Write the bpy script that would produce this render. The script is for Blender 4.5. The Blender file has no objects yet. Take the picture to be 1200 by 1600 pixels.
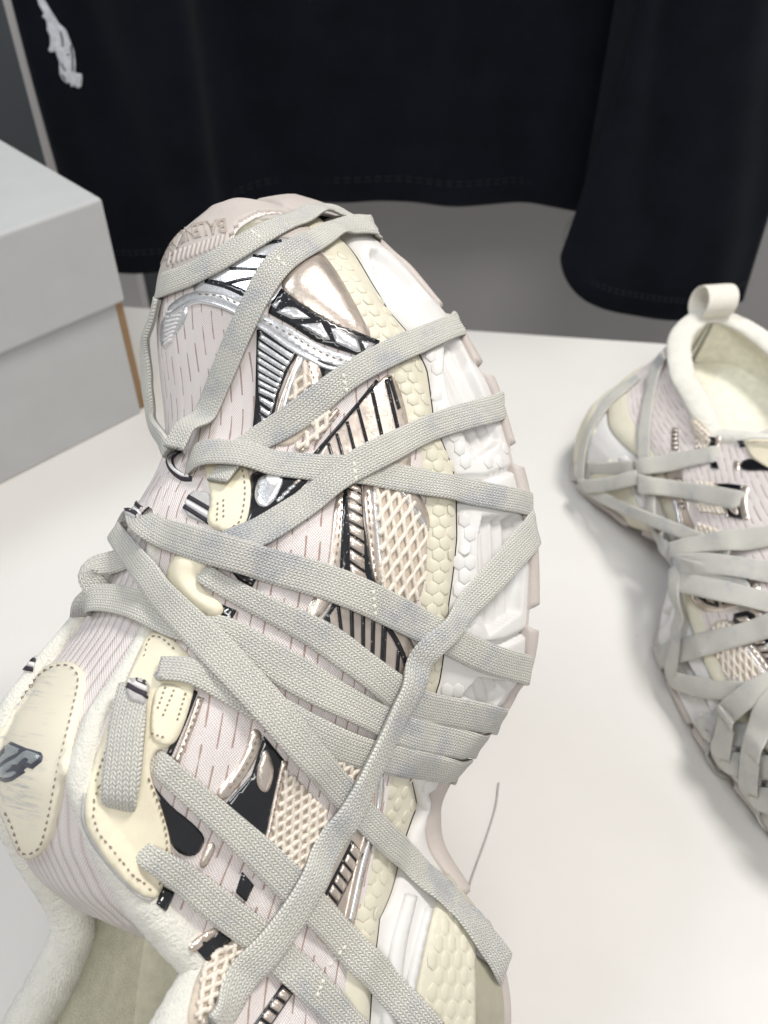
import bpy, bmesh, math, random
import numpy as np
from mathutils import Vector, Matrix
from mathutils.bvhtree import BVHTree
from mathutils.geometry import delaunay_2d_cdt
random.seed(7); rng = np.random.RandomState(7)
MM = 0.001
scene = bpy.context.scene
COL = scene.collection

# ------------------------------------------------------------------ camera
FPX, TILT, CAMH = 1400.0, math.radians(44), 362.6      # focal length in photo pixels (1200x1600), pitch, height (mm)
cam_d = bpy.data.cameras.new('camera'); cam = bpy.data.objects.new('camera', cam_d); COL.objects.link(cam)
cam_d.sensor_fit = 'VERTICAL'; cam_d.sensor_height = 36.0; cam_d.lens = 36.0 * FPX / 1600.0
cam_d.clip_start = 0.01; cam_d.clip_end = 50
cam.location = (0, 0, CAMH * MM); cam.rotation_euler = (math.pi / 2 - TILT, 0, 0)
cam_d.dof.use_dof = True; cam_d.dof.focus_distance = 0.255; cam_d.dof.aperture_fstop = 17.0
scene.camera = cam
CW = np.array([[1, 0, 0], [0, math.sin(TILT), -math.cos(TILT)], [0, math.cos(TILT), math.sin(TILT)]])  # cam -> world
def pdir(x, y): return CW @ np.array([(x - 600) / FPX, (800 - y) / FPX, -1.0])
CAMW = np.array([0, 0, CAMH])
def at_z(x, y, z=0.0): d = pdir(x, y); return CAMW + d * ((z - CAMH) / d[2])
def at_y(x, y, Y): d = pdir(x, y); return CAMW + d * (Y / d[1])

# ------------------------------------------------------------------ light: shop interior, ceiling panels
world = bpy.data.worlds.new('World'); scene.world = world; world.use_nodes = True
bg = world.node_tree.nodes['Background']; bg.inputs[0].default_value = (1.0, 0.99, 0.975, 1); bg.inputs[1].default_value = 0.33
def area(name, loc, aim, size, sizey, power, col):
    l = bpy.data.lights.new(name, 'AREA'); l.shape = 'RECTANGLE'; l.size = size; l.size_y = sizey; l.energy = power; l.color = col
    o = bpy.data.objects.new(name, l); COL.objects.link(o); o.location = loc
    o.rotation_euler = (Vector(aim) - Vector(loc)).to_track_quat('-Z', 'Y').to_euler(); return o
area('ceiling_light_key', (0.62, 0.60, 1.25), (0.1, 0.3, 0.0), 0.30, 0.30, 12.0, (1.0, 0.965, 0.92))
area('ceiling_light_cool', (-0.9, 0.5, 1.7), (0.0, 0.3, 0.0), 0.7, 0.4, 10, (0.86, 0.93, 1.0))
area('ceiling_light_front', (0.1, -0.9, 1.7), (0.0, 0.3, 0.0), 0.8, 0.5, 11, (1.0, 0.98, 0.95))
scene.view_settings.view_transform = 'Standard'; scene.view_settings.look = 'None'
scene.view_settings.exposure = 0.12; scene.view_settings.gamma = 1.0
scene.render.resolution_x = 768; scene.render.resolution_y = 1024

# ------------------------------------------------------------------ materials
class NT:
    def __init__(s, name):
        s.m = bpy.data.materials.new(name); s.m.use_nodes = True; s.t = s.m.node_tree
        s.b = s.t.nodes['Principled BSDF']
    def n(s, typ, **kw):
        o = s.t.nodes.new(typ)
        for k, v in kw.items(): setattr(o, k, v)
        return o
    def l(s, a, b): s.t.links.new(a, b)
    def M(s, op, a, b=None, c=None):
        o = s.n('ShaderNodeMath', operation=op)
        for i, v in enumerate((a, b, c)):
            if v is None: continue
            if isinstance(v, (int, float)): o.inputs[i].default_value = v
            else: s.l(v, o.inputs[i])
        return o.outputs[0]
    def obj(s): return s.n('ShaderNodeTexCoord').outputs['Object']
    def uv(s):
        x = s.n('ShaderNodeSeparateXYZ'); s.l(s.n('ShaderNodeTexCoord').outputs['UV'], x.inputs[0]); return x.outputs[0], x.outputs[1]
    def noise(s, scale, detail=4, rough=.5, vec=None):
        o = s.n('ShaderNodeTexNoise'); o.inputs['Scale'].default_value = scale; o.inputs['Detail'].default_value = detail
        o.inputs['Roughness'].default_value = rough; s.l(vec or s.obj(), o.inputs['Vector']); return o.outputs['Fac']
    def ramp(s, f, stops):
        o = s.n('ShaderNodeValToRGB'); s.l(f, o.inputs[0]); e = o.color_ramp.elements
        while len(e) < len(stops): e.new(.5)
        for q, (p, c) in zip(e, stops): q.position = p; q.color = (*c, 1) if len(c) == 3 else c
        return o.outputs[0]
    def mix(s, f, a, b, mode='MIX'):
        o = s.n('ShaderNodeMix', data_type='RGBA', blend_type=mode)
        for i, v in ((0, f), (6, a), (7, b)):
            if isinstance(v, (int, float)): o.inputs[i].default_value = v
            elif isinstance(v, tuple): o.inputs[i].default_value = (*v, 1)
            else: s.l(v, o.inputs[i])
        return o.outputs[2]
    def bump(s, h, strength, dist):
        o = s.n('ShaderNodeBump'); o.inputs['Strength'].default_value = strength; o.inputs['Distance'].default_value = dist
        s.l(h, o.inputs['Height']); s.l(o.outputs[0], s.b.inputs['Normal'])
    def out(s, col=None, rough=.6, metal=0, sheen=0, coat=0):
        b = s.b
        if col is not None:
            if isinstance(col, tuple): b.inputs['Base Color'].default_value = (*col, 1)
            else: s.l(col, b.inputs['Base Color'])
        if isinstance(rough, (int, float)): b.inputs['Roughness'].default_value = rough
        else: s.l(rough, b.inputs['Roughness'])
        b.inputs['Metallic'].default_value = metal
        b.inputs['Sheen Weight'].default_value = sheen; b.inputs['Coat Weight'].default_value = coat
        return s.m
MT = {}
def simple(name, col, rough=.6, metal=0, var=.06, nscale=300, bump=0, bdist=.0003, bscale=1500, sheen=0, coat=0):
    t = NT(name); a = tuple(max(0, c * (1 - var)) for c in col); b = tuple(min(1, c * (1 + var)) for c in col)
    c = t.ramp(t.noise(nscale, 5, .6), [(.3, a), (.7, b)])
    if bump: t.bump(t.noise(bscale, 6, .6), bump, bdist)
    MT[name] = t.out(c, rough, metal, sheen, coat); return MT[name]

def lace_mat():
    t = NT('lace_weave'); x, y = t.uv()
    cw = 0.78
    nz_ = t.noise(900, 2); x = t.M('ADD', x, t.M('MULTIPLY', nz_, .5)); y = t.M('ADD', y, t.M('MULTIPLY', t.noise(700, 2), .22))
    q = t.M('DIVIDE', y, cw); fy = t.M('FRACT', q); par = t.M('MODULO', t.M('FLOOR', q), 2.0)
    sg = t.M('SUBTRACT', t.M('MULTIPLY', par, 2.0), 1.0)
    ph = t.M('ADD', t.M('DIVIDE', x, 1.05), t.M('MULTIPLY', sg, t.M('MULTIPLY', fy, .75)))
    ph = t.M('ADD', ph, t.M('MULTIPLY', par, .37))
    st = t.M('SUBTRACT', 1.0, t.M('POWER', t.M('ABSOLUTE', t.M('SUBTRACT', t.M('MULTIPLY', t.M('FRACT', ph), 2.0), 1.0)), 2.2))
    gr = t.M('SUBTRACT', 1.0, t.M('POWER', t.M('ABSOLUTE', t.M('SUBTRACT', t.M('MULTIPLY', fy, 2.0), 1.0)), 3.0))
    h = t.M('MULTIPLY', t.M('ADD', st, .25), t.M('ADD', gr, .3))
    h2 = t.M('ADD', h, t.M('MULTIPLY', t.noise(2600, 3), .5))
    dirt = t.noise(52, 6, .66); d2 = t.noise(150, 5, .6)
    base = t.ramp(dirt, [(.29, (.42, .44, .48)), (.38, (.56, .57, .585)), (.47, (.70, .69, .635)), (.72, (.80, .78, .70))])
    base = t.mix(t.M('MULTIPLY', d2, .35), base, (.78, .76, .69))
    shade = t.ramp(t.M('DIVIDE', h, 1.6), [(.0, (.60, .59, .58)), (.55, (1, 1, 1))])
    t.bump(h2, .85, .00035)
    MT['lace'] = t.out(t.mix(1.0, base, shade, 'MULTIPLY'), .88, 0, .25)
lace_mat()
def knit_mat():
    t = NT('pink_knit'); x, y = t.uv()
    sp_ = 3.7
    q = t.M('DIVIDE', y, sp_); row = t.M('FLOOR', q); fy = t.M('ABSOLUTE', t.M('SUBTRACT', t.M('FRACT', q), .5))
    rnd = t.M('FRACT', t.M('MULTIPLY', t.M('SINE', t.M('MULTIPLY', row, 12.9898)), 43758.5))
    fx = t.M('FRACT', t.M('ADD', t.M('DIVIDE', x, 12.5), rnd))
    wob = t.M('MULTIPLY', t.M('SUBTRACT', t.noise(220, 3), .5), .16)
    slit = t.M('MULTIPLY', t.M('LESS_THAN', t.M('ADD', fy, wob), .06), t.M('LESS_THAN', fx, .68))
    fine = t.M('MULTIPLY', t.M('SINE', t.M('MULTIPLY', x, 7.5)), t.M('SINE', t.M('MULTIPLY', y, 8.5)))
    rib = t.M('SUBTRACT', 1.0, t.M('POWER', t.M('SUBTRACT', 1.0, t.M('MULTIPLY', fy, 2.0)), 2.5))
    base = t.ramp(t.noise(60, 4), [(.3, (.86, .785, .765)), (.7, (.92, .86, .84))])
    base = t.mix(t.M('MULTIPLY', t.M('ADD', fine, 1.0), .16), base, (.62, .53, .52))
    c = t.mix(slit, base, (.46, .33, .29))
    t.bump(t.M('ADD', t.M('MULTIPLY', rib, .55), t.M('MULTIPLY', fine, .30)), .7, .0006)
    MT['knit'] = t.out(c, .9, 0, .3)
knit_mat()
def rib_mat():      # tongue: thick parallel ribs
    t = NT('tongue_rib_knit'); x, y = t.uv()
    q = t.M('DIVIDE', t.M('ADD', y, t.M('MULTIPLY', t.M('SUBTRACT', t.noise(45, 3), .5), 2.2)), 3.0)
    fy = t.M('ABSOLUTE', t.M('SUBTRACT', t.M('FRACT', q), .5))
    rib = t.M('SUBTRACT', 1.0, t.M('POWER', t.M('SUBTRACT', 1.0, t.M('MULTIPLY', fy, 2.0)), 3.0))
    fine = t.M('MULTIPLY', t.M('SINE', t.M('MULTIPLY', x, 7.5)), t.M('SINE', t.M('MULTIPLY', y, 9.0)))
    base = t.mix(t.M('MULTIPLY', t.M('ADD', fine, 1.0), .17), (.90, .84, .82), (.66, .58, .57))
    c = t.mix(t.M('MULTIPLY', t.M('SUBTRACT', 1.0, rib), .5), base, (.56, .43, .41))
    t.bump(t.M('ADD', t.M('MULTIPLY', rib, 1.3), t.M('MULTIPLY', fine, .3)), .8, .0007)
    MT['rib'] = t.out(c, .9, 0, .3)
rib_mat()
def foil(name, col, rough, metal):
    t = NT(name); v = t.n('ShaderNodeTexVoronoi', feature='DISTANCE_TO_EDGE'); v.inputs['Scale'].default_value = 900
    ns = t.n('ShaderNodeTexNoise'); ns.inputs['Scale'].default_value = 260; ns.inputs['Detail'].default_value = 6
    t.l(t.obj(), ns.inputs['Vector']); t.l(ns.outputs['Color'], v.inputs['Vector'])
    v.inputs['Scale'].default_value = 9
    h = t.M('ADD', t.M('MULTIPLY', v.outputs['Distance'], .7), t.noise(420, 6, .65))
    t.bump(h, .2, .0004)
    c = t.ramp(t.noise(90, 5, .6), [(.3, tuple(k * .88 for k in col)), (.7, tuple(min(1, k * 1.08) for k in col))])
    r = t.M('ADD', t.M('MULTIPLY', t.noise(500, 4), .25), rough - .12)
    MT[name] = t.out(c, r, metal)
foil('champagne', (.82, .72, .64), .31, .80)
foil('silver', (.88, .89, .92), .25, .72)
def glitter():
    t = NT('black_gloss'); v = t.n('ShaderNodeTexVoronoi'); v.inputs['Scale'].default_value = 2600; t.l(t.obj(), v.inputs['Vector'])
    s = t.n('ShaderNodeSeparateColor'); t.l(v.outputs['Color'], s.inputs[0])
    sp_ = t.M('GREATER_THAN', s.outputs[0], .975)
    c = t.mix(sp_, (.010, .011, .015), (.25, .24, .23))
    t.bump(t.noise(350, 4), .25, .0003)
    MT['black'] = t.out(c, .22, 0, 0, .4)
glitter()
simple('gloss_black', (.012, .013, .016), .12, 0, .2, 120, .15, .0004, 200, 0, .6)
simple('cream_leather', (.84, .775, .60), .55, 0, .05, 60, .25, .0002, 1800)
def hairy():
    t = NT('hair_print_leather'); mp = t.n('ShaderNodeMapping'); mp.inputs['Rotation'].default_value = (0, 0, .35); mp.inputs['Scale'].default_value = (900, 60, 300)
    t.l(t.obj(), mp.inputs[0]); h = t.noise(1.0, 5, .75, mp.outputs[0]); big = t.noise(55, 3)
    f = t.M('MULTIPLY', t.ramp(h, [(.50, (0, 0, 0)), (.66, (1, 1, 1))]), t.ramp(big, [(.45, (0, 0, 0)), (.62, (1, 1, 1))]))
    c = t.mix(t.M('MULTIPLY', f, .75), (.85, .79, .64), (.36, .38, .44))
    t.bump(h, .15, .0002); MT['hairy'] = t.out(c, .5)
hairy()
simple('hex_rubber', (.71, .675, .545), .5, 0, .05, 80, .12, .0003, 700)
simple('foam_white', (.74, .725, .71), .55, 0, .03, 70, .2, .0003, 1200)
simple('taupe_rubber', (.56, .505, .47), .62, 0, .06, 60, .35, .0003, 900)
simple('taupe_dark', (.42, .36, .31), .65, 0, .06, 60, .3, .0003, 900)
simple('smoke_rubber', (.40, .38, .29), .35, 0, .1, 120, .2, .0003, 900)
simple('fleece', (.87, .85, .77), .95, 0, .06, 160, .9, .0010, 1300, .5)
simple('lining', (.86, .84, .71), .95, 0, .1, 220, .9, .0006, 1500, .4)
simple('thread', (.80, .74, .62), .8, 0, .1, 900)
simple('thread_dark', (.30, .24, .19), .8, 0, .15, 900)
simple('thread_pale', (.80, .78, .68), .8, 0, .1, 900)
simple('net_yarn', (.84, .76, .66), .55, .1, .1, 500, .6, .0003, 2600, .3)
simple('net_back', (.60, .52, .43), .85, 0, .12, 500, .5, .0004, 2200, .2)
simple('web_white', (.82, .80, .80), .8, 0, .05, 800, .5, .0002, 2500)
simple('web_black', (.035, .03, .04), .7, 0, .2, 800, .4, .0002, 2500)
simple('web_grey', (.52, .51, .50), .85, 0, .08, 700, .6, .0003, 2300)
simple('emblem_dark', (.07, .075, .10), .35, 0, .1, 400)
simple('emblem_grey', (.40, .44, .45), .3, .45, .08, 300)
def table_mat():
    t = NT('table_laminate_marks'); v = t.n('ShaderNodeTexVoronoi'); v.inputs['Scale'].default_value = 62; v.inputs['Randomness'].default_value = 1.0; t.l(t.obj(), v.inputs['Vector'])
    sc = t.n('ShaderNodeSeparateColor'); t.l(v.outputs['Color'], sc.inputs[0])
    dot = t.M('MULTIPLY', t.M('LESS_THAN', v.outputs['Distance'], t.M('MULTIPLY', sc.outputs[1], .055)), t.M('GREATER_THAN', sc.outputs[0], .72))
    mp = t.n('ShaderNodeMapping'); mp.inputs['Rotation'].default_value = (0, 0, .6); mp.inputs['Scale'].default_value = (3, 120, 1); t.l(t.obj(), mp.inputs[0])
    scr = t.ramp(t.noise(6, 2, .5, mp.outputs[0]), [(.70, (0, 0, 0)), (.74, (1, 1, 1))])
    c = t.ramp(t.noise(7, 5, .6), [(.3, (.685, .668, .642)), (.7, (.735, .718, .692))]); c = t.mix(t.M('MULTIPLY', dot, .45), c, (.32, .29, .26)); c = t.mix(t.M('MULTIPLY', scr, .10), c, (.5, .48, .46))
    r = t.M('ADD', .46, t.M('MULTIPLY', t.noise(24, 5, .65), .2)); t.bump(t.noise(420, 3), .03, .0003); MT['table'] = t.out(c, r)
table_mat()
simple('table_laminate', (.745, .725, .695), .38, 0, .018, 9, .03, .0003, 500)
simple('box_card', (.47, .475, .48), .75, 0, .03, 40, .12, .0002, 900)
simple('kraft_card', (.27, .17, .09), .85, 0, .08, 120, .15, .0002, 700)
simple('black_jersey', (.0054, .0068, .0120), .95, 0, .25, 30, .6, .0006, 1600, .03)
MT['black_jersey'].node_tree.nodes['Principled BSDF'].inputs['Specular IOR Level'].default_value = .12
simple('hem_thread', (.020, .022, .030), .7, 0, .1, 500)
simple('embroidery', (.72, .74, .80), .75, 0, .2, 260, .9, .0006, 900)
simple('wall_paint', (.36, .35, .35), .8, 0, .04, 6, .08, .0004, 300)
simple('panel_light', (.60, .585, .58), .6, 0, .02, 10, .05, .0003, 300)
simple('panel_dark', (.085, .095, .105), .7, 0, .05, 10)
simple('pull_tape', (.76, .73, .66), .85, 0, .06, 500, .7, .0003, 2200)
simple('fibre', (.42, .40, .40), .7)

# ------------------------------------------------------------------ object helpers
def empty(name, loc=(0, 0, 0)):
    o = bpy.data.objects.new(name, None); COL.objects.link(o); o.location = loc; o.empty_display_size = .02; return o
def tag(o, label=None, cat=None, group=None, kind=None):
    for k, v in (('label', label), ('category', cat), ('group', group), ('kind', kind)):
        if v: o[k] = v
    return o
def mesh_obj(name, V, F, mat, parent=None, smooth=True, uv=None, mats=None, fm=None):
    me = bpy.data.meshes.new(name); me.from_pydata([tuple(np.asarray(v, float) * MM) for v in V], [], [tuple(int(i) for i in f) for f in F])
    for k in (mats or [mat]): me.materials.append(MT[k])
    if fm is not None: me.polygons.foreach_set('material_index', np.asarray(fm, dtype=np.int32))
    if smooth: me.polygons.foreach_set('use_smooth', [True] * len(me.polygons))
    if uv is not None:
        L = me.uv_layers.new(name='UVMap'); li = np.empty(len(me.loops), dtype=np.int32); me.loops.foreach_get('vertex_index', li)
        L.data.foreach_set('uv', np.asarray(uv, dtype=np.float32)[li].ravel())
    me.update(); o = bpy.data.objects.new(name, me); COL.objects.link(o)
    if parent: o.parent = parent
    return o
def box_mesh(lo, hi):
    x0, y0, z0 = lo; x1, y1, z1 = hi
    V = [(x, y, z) for z in (z0, z1) for y in (y0, y1) for x in (x0, x1)]
    return V, [(0, 2, 3, 1), (4, 5, 7, 6), (0, 1, 5, 4), (2, 6, 7, 3), (0, 4, 6, 2), (1, 3, 7, 5)]
def bevel(o, w=.001, seg=2):
    m = o.modifiers.new('bevel', 'BEVEL'); m.width = w; m.segments = seg; m.limit_method = 'ANGLE'; return o
def catmull(P, n):
    P = np.asarray(P, float); Q = np.vstack([2 * P[0] - P[1], P, 2 * P[-1] - P[-2]]); out = []
    seg = len(P) - 1
    for t in np.linspace(0, seg, n):
        i = min(int(t), seg - 1); f = t - i; a, b, c, d = Q[i], Q[i + 1], Q[i + 2], Q[i + 3]
        out.append(.5 * (2 * b + (c - a) * f + (2 * a - 5 * b + 4 * c - d) * f * f + (3 * b - a - 3 * c + d) * f ** 3))
    return np.array(out)
def resample(P, step):
    P = np.asarray(P, float); d = np.r_[0, np.cumsum(np.linalg.norm(np.diff(P, axis=0), axis=1))]
    n = max(2, int(d[-1] / step) + 1); s = np.linspace(0, d[-1], n)
    return np.stack([np.interp(s, d, P[:, k]) for k in range(P.shape[1])], 1)
def gauss(A, sig):
    A = np.asarray(A, float)
    if sig <= 0 or len(A) < 3: return A
    r = int(3 * sig) + 1; k = np.exp(-.5 * (np.arange(-r, r + 1) / sig) ** 2); k /= k.sum()
    one = A.ndim == 1; A2 = A[:, None] if one else A
    # point-reflected padding keeps the ends where they are
    pad0 = 2 * A2[0] - A2[1:r + 1][::-1] if len(A2) > r else np.repeat(A2[:1], r, 0)
    pad1 = 2 * A2[-1] - A2[-r - 1:-1][::-1] if len(A2) > r else np.repeat(A2[-1:], r, 0)
    B = np.vstack([pad0, A2, pad1]); out = np.stack([np.convolve(B[:, j], k, 'valid') for j in range(B.shape[1])], 1)
    return out[:, 0] if one else out
def smooth01(x): x = np.clip(x, 0, 1); return x * x * (3 - 2 * x)
def unit(a): return a / (np.linalg.norm(a, axis=-1, keepdims=True) + 1e-12)
def inside(poly, x, y):
    c = False; n = len(poly); j = n - 1
    for i in range(n):
        xi, yi = poly[i]; xj, yj = poly[j]
        if (yi > y) != (yj > y) and x < (xj - xi) * (y - yi) / (yj - yi) + xi: c = not c
        j = i
    return c
def edge_dist(poly, pts):
    P = np.asarray(poly, float); Q = np.roll(P, -1, 0); pts = np.asarray(pts, float); best = np.full(len(pts), 1e9)
    for a, b in zip(P, Q):
        ab = b - a; t = np.clip(((pts - a) @ ab) / (ab @ ab + 1e-9), 0, 1); best = np.minimum(best, np.linalg.norm(pts - (a + t[:, None] * ab), axis=1))
    return best

# ------------------------------------------------------------------ the setting: table, wall, panels
e0, e1 = at_z(225, 480), at_z(984, 532)
dv = (e1 - e0) / np.linalg.norm(e1 - e0)
bl, br = e0 - dv * 700, e1 + dv * 700
fr = np.array([dv[1], -dv[0], 0.0])          # towards the camera
V = []
for z in (0, -32):
    for p in (bl, br, br + fr * 640, bl + fr * 640): V.append((p[0], p[1], z))
table = mesh_obj('table_top', V, [(3, 2, 1, 0), (4, 5, 6, 7), (0, 1, 5, 4), (1, 2, 6, 5), (2, 3, 7, 6), (3, 0, 4, 7)], 'table', smooth=False)
bevel(table, .002, 3); tag(table, kind='structure')
w = mesh_obj('wall', *box_mesh((-1600, 745, -700), (1600, 775, 1500)), 'wall_paint', smooth=False); tag(w, kind='structure')
pl = at_y(3, 0, 700)[0]; pr = at_y(217, 440, 700)[0]
o = mesh_obj('wall_panel', *box_mesh((pl, 700, -600), (pr, 722, 1300)), 'panel_light', smooth=False); bevel(o, .0015); tag(o, kind='structure')
o = mesh_obj('wall_panel_dark', *box_mesh((pl - 700, 712, -600), (pl + 3, 735, 1300)), 'panel_dark', smooth=False); tag(o, kind='structure')
o = mesh_obj('wall_panel_gap', *box_mesh((pr + 1, 716, -600), (pr + 16, 735, 1300)), 'panel_dark', smooth=False); tag(o, kind='structure')

# ------------------------------------------------------------------ shoe box on the table
def make_box():
    A = at_z(221, 645); B = at_z(7, 780); d = (B - A) / np.linalg.norm(B - A); ca, sa = math.cos(-.13), math.sin(-.13); d = np.array([d[0] * ca - d[1] * sa, d[0] * sa + d[1] * ca, 0]); n = np.array([-d[1], d[0], 0.0])
    if n[0] > 0: n = -n
    root = empty('shoe_box', tuple(A * MM)); tag(root, 'closed light grey cardboard shoe box with lid beside the sneaker toe', 'box')
    root.rotation_euler = (0, 0, math.atan2(d[1], d[0]))
    # local x along the front face, local y into the box
    s = 1 if (np.cross(d, n)[2] > 0) else -1
    L, D, H = 330, 215, 147
    V, F = box_mesh((0, 0, 0), (L, s * D, H - 4)) if s > 0 else box_mesh((0, s * D, 0), (L, 0, H - 4))
    body = mesh_obj('box_body', V, F, 'box_card', root, False); bevel(body, .0012)
    c = 4.5
    V, F = box_mesh((-c, -c if s > 0 else s * D - c, H - 64), (L + c, s * D + c if s > 0 else c, H)); lid = mesh_obj('lid', V, F, 'box_card', root, False); bevel(lid, .0022, 3)
    V, F = box_mesh((-c - 1.5, (4 if s > 0 else s * D + 4), 1), (-.4, (s * D - 4 if s > 0 else -3), H - 66)); k = mesh_obj('kraft_side', V, F, 'kraft_card', root, False); bevel(k, .0006)
    return root
make_box()

# ------------------------------------------------------------------ black t-shirt hanging behind the table
def make_shirt():
    plan = np.array([(-236, 640), (-190, 624), (-130, 616), (-112, 642), (-40, 648), (40, 640), (110, 646), (150, 644), (160, 632), (140, 616), (131, 606), (150, 600), (200, 594), (245, 600), (278, 612)], float)
    C = catmull(plan, 150); hemx = np.linspace(0, len(plan) - 1, 150)
    hem = np.interp(hemx, [0, 1, 2, 2.5, 3, 4, 5, 6, 7, 8, 9, 9.6, 10, 11, 12, 13, 14], [14, 16, 22, 34, 58, 63, 64, 61, 56, 52, 52, 48, 36, 8, -8, -10, -2])
    hem = gauss(hem, 2.5); V = []; uvs = []; nz = 60
    for i, (x, y) in enumerate(C):
        for j in range(nz):
            k = j / (nz - 1); z = hem[i] + (520 - hem[i]) * k
            lean = 16 * math.sin(x * .03 + 1.2) * k + 9 * math.sin(x * .07 + z * .012) * (.35 + .5 * k) + 3.5 * math.sin(x * .16 + z * .02 + 2) * (.1 + .9 * k)
            xx = x + (22 * k * (1 if x > 60 and i > 95 else .1)) + (-6 * k if i < 20 else 0)
            if i > 95: xx = x + 40 * max(0, min(1, (z - 40) / 160)) * max(0, 1 - (i - 95) / 30)
            V.append((xx, y + lean, z))
    F = [(i * nz + j, (i + 1) * nz + j, (i + 1) * nz + j + 1, i * nz + j + 1) for i in range(149) for j in range(nz - 1)]
    root = empty('t_shirt', (0, .64, .06)); tag(root, 'black cotton t-shirt hanging behind the table with white embroidery', 't-shirt')
    Vl = [(a, b - 640, c - 60) for a, b, c in V]
    o = mesh_obj('body_fabric', Vl, F, 'black_jersey', root); sm = o.modifiers.new('thickness', 'SOLIDIFY'); sm.thickness = .0018; sm.offset = 0
    bv = BVHTree.FromPolygons([Vector(v) for v in V], F)
    # hem seam: a double line of stitches just above the hem
    sv, sf = [], []
    for dz in (16, 19):
        for i in range(0, 148):
            p = np.array(V[i * nz]); q = np.array(V[(i + 1) * nz]); t_ = unit((q - p)[None])[0]; nn = np.array([t_[1], -t_[0], 0])
            a = p + nn * 1.1 + [0, 0, dz]; b = p + (q - p) * .6 + nn * 1.1 + [0, 0, dz]; base = len(sv)
            for r in (a, b): sv += [(r[0], r[1] - 640, r[2] - 60 - .35), (r[0], r[1] - 640, r[2] - 60 + .35), (r[0] + nn[0] * .5, r[1] + nn[1] * .5 - 640, r[2] - 60)]
            sf += [(base, base + 3, base + 5, base + 2), (base + 1, base + 2, base + 5, base + 4), (base, base + 1, base + 4, base + 3)]
    h = mesh_obj('hem_stitching', sv, sf, 'hem_thread', root); tag(h, kind='stuff')
    return root, bv
shirt, shirt_bvh = make_shirt()

# ------------------------------------------------------------------ sneaker geometry (local mm: u heel->toe, v towards the visible side, w up)
I_ = np.interp
def spring(u): return I_(u, [0, 60, 110, 140, 170, 205, 240, 270, 300, 320, 340], [0, 0, 8, 10, 2, 0, 3, 9, 20, 32, 46])
UB = [12.5, 14, 17, 21, 27, 35, 46, 58, 72, 84, 97, 108, 118, 126, 132, 141, 150, 159, 165, 170, 180, 192, 207, 215, 230, 243, 261, 269, 282, 290, 302, 307, 314, 321.5, 327, 331, 333]
def vbL(u): return I_(u, [12.5, 14, 17, 21, 27, 35, 46, 58, 72, 84, 97, 108, 118, 126, 132, 141, 159, 165, 170, 180, 192, 207, 215, 230, 243, 261, 269, 282, 288, 302, 307, 314, 321.5, 327, 331, 333],
    [8, 16, 25, 33, 41, 47, 52.5, 56, 58.3, 58.2, 54.7, 46.8, 37.8, 36, 37.2, 43, 56.7, 59.5, 62.5, 64.6, 64.5, 63.5, 62.9, 60.1, 56, 51.4, 46.5, 40, 35.4, 25.7, 21.1, 14.9, 6.1, -1, -7.9, -12])
def vbM(u): return I_(u, [12.5, 14, 17, 21, 27, 35, 46, 58, 72, 97, 126, 150, 180, 207, 230, 261, 282, 300, 312, 321.5, 327, 331, 333],
    [-2, -10, -19, -27, -35, -41, -46, -48.5, -50, -48, -45, -46, -49, -50, -51, -51, -50, -47, -42, -34, -28, -22, -17])
FU = [15, 18, 22, 28, 36, 48, 60, 75, 89, 102.5, 119.5, 131, 141, 159, 176, 189, 203, 217, 230, 240, 252, 267, 277, 289, 300, 312, 320, 324, 326]
FV = [8, 18, 26, 32, 37, 41, 43.5, 44.5, 45, 44.5, 43.7, 44, 45, 49, 52, 53.5, 53.6, 52, 50, 47.6, 44, 39, 34.4, 27, 19, 8, -1, -8, -13]
FW = [66, 66, 66, 66, 65, 64, 63, 61, 60, 57, 52, 48, 47, 46, 46, 45, 44, 43, 44, 46.7, 50, 58, 61, 64.2, 65, 62.5, 60, 58.5, 58]
def fL(u): return I_(u, FU, FV), I_(u, FU, FW)
def fM(u):
    return I_(u, [15, 18, 22, 28, 36, 48, 60, 75, 100, 130, 150, 190, 230, 250, 270, 285, 300, 310, 318, 323, 326], [-3, -13, -20, -27, -33, -38, -41, -43, -42, -41, -42, -44, -45, -45, -45, -44.5, -41, -36, -30, -24, -18]), \
           I_(u, [15, 60, 89, 119, 150, 190, 217, 240, 267, 289, 326], [66, 63, 60, 55, 52, 50, 48, 50, 54, 57, 58])
def uf_of(ub): return I_(ub, [12.5, 333], [15, 326])
def hexcut(u): return I_(u, [60, 95, 106, 120, 130.7, 139.5, 150, 164, 191, 218, 228, 245, 262, 273, 281, 301, 315], [.8, .81, .78, .53, .37, .6, .68, .71, .75, .70, .67, .73, .61, .57, .66, .58, .55])
def outcut(u): return I_(u, [60, 85, 101, 114, 125, 139, 150, 166, 183, 202, 217, 233, 240, 253, 267, 287, 311], [.07, .07, .11, .17, .27, .23, .12, .06, .11, .09, .11, .12, .09, .08, .11, .07, .12])
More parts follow.
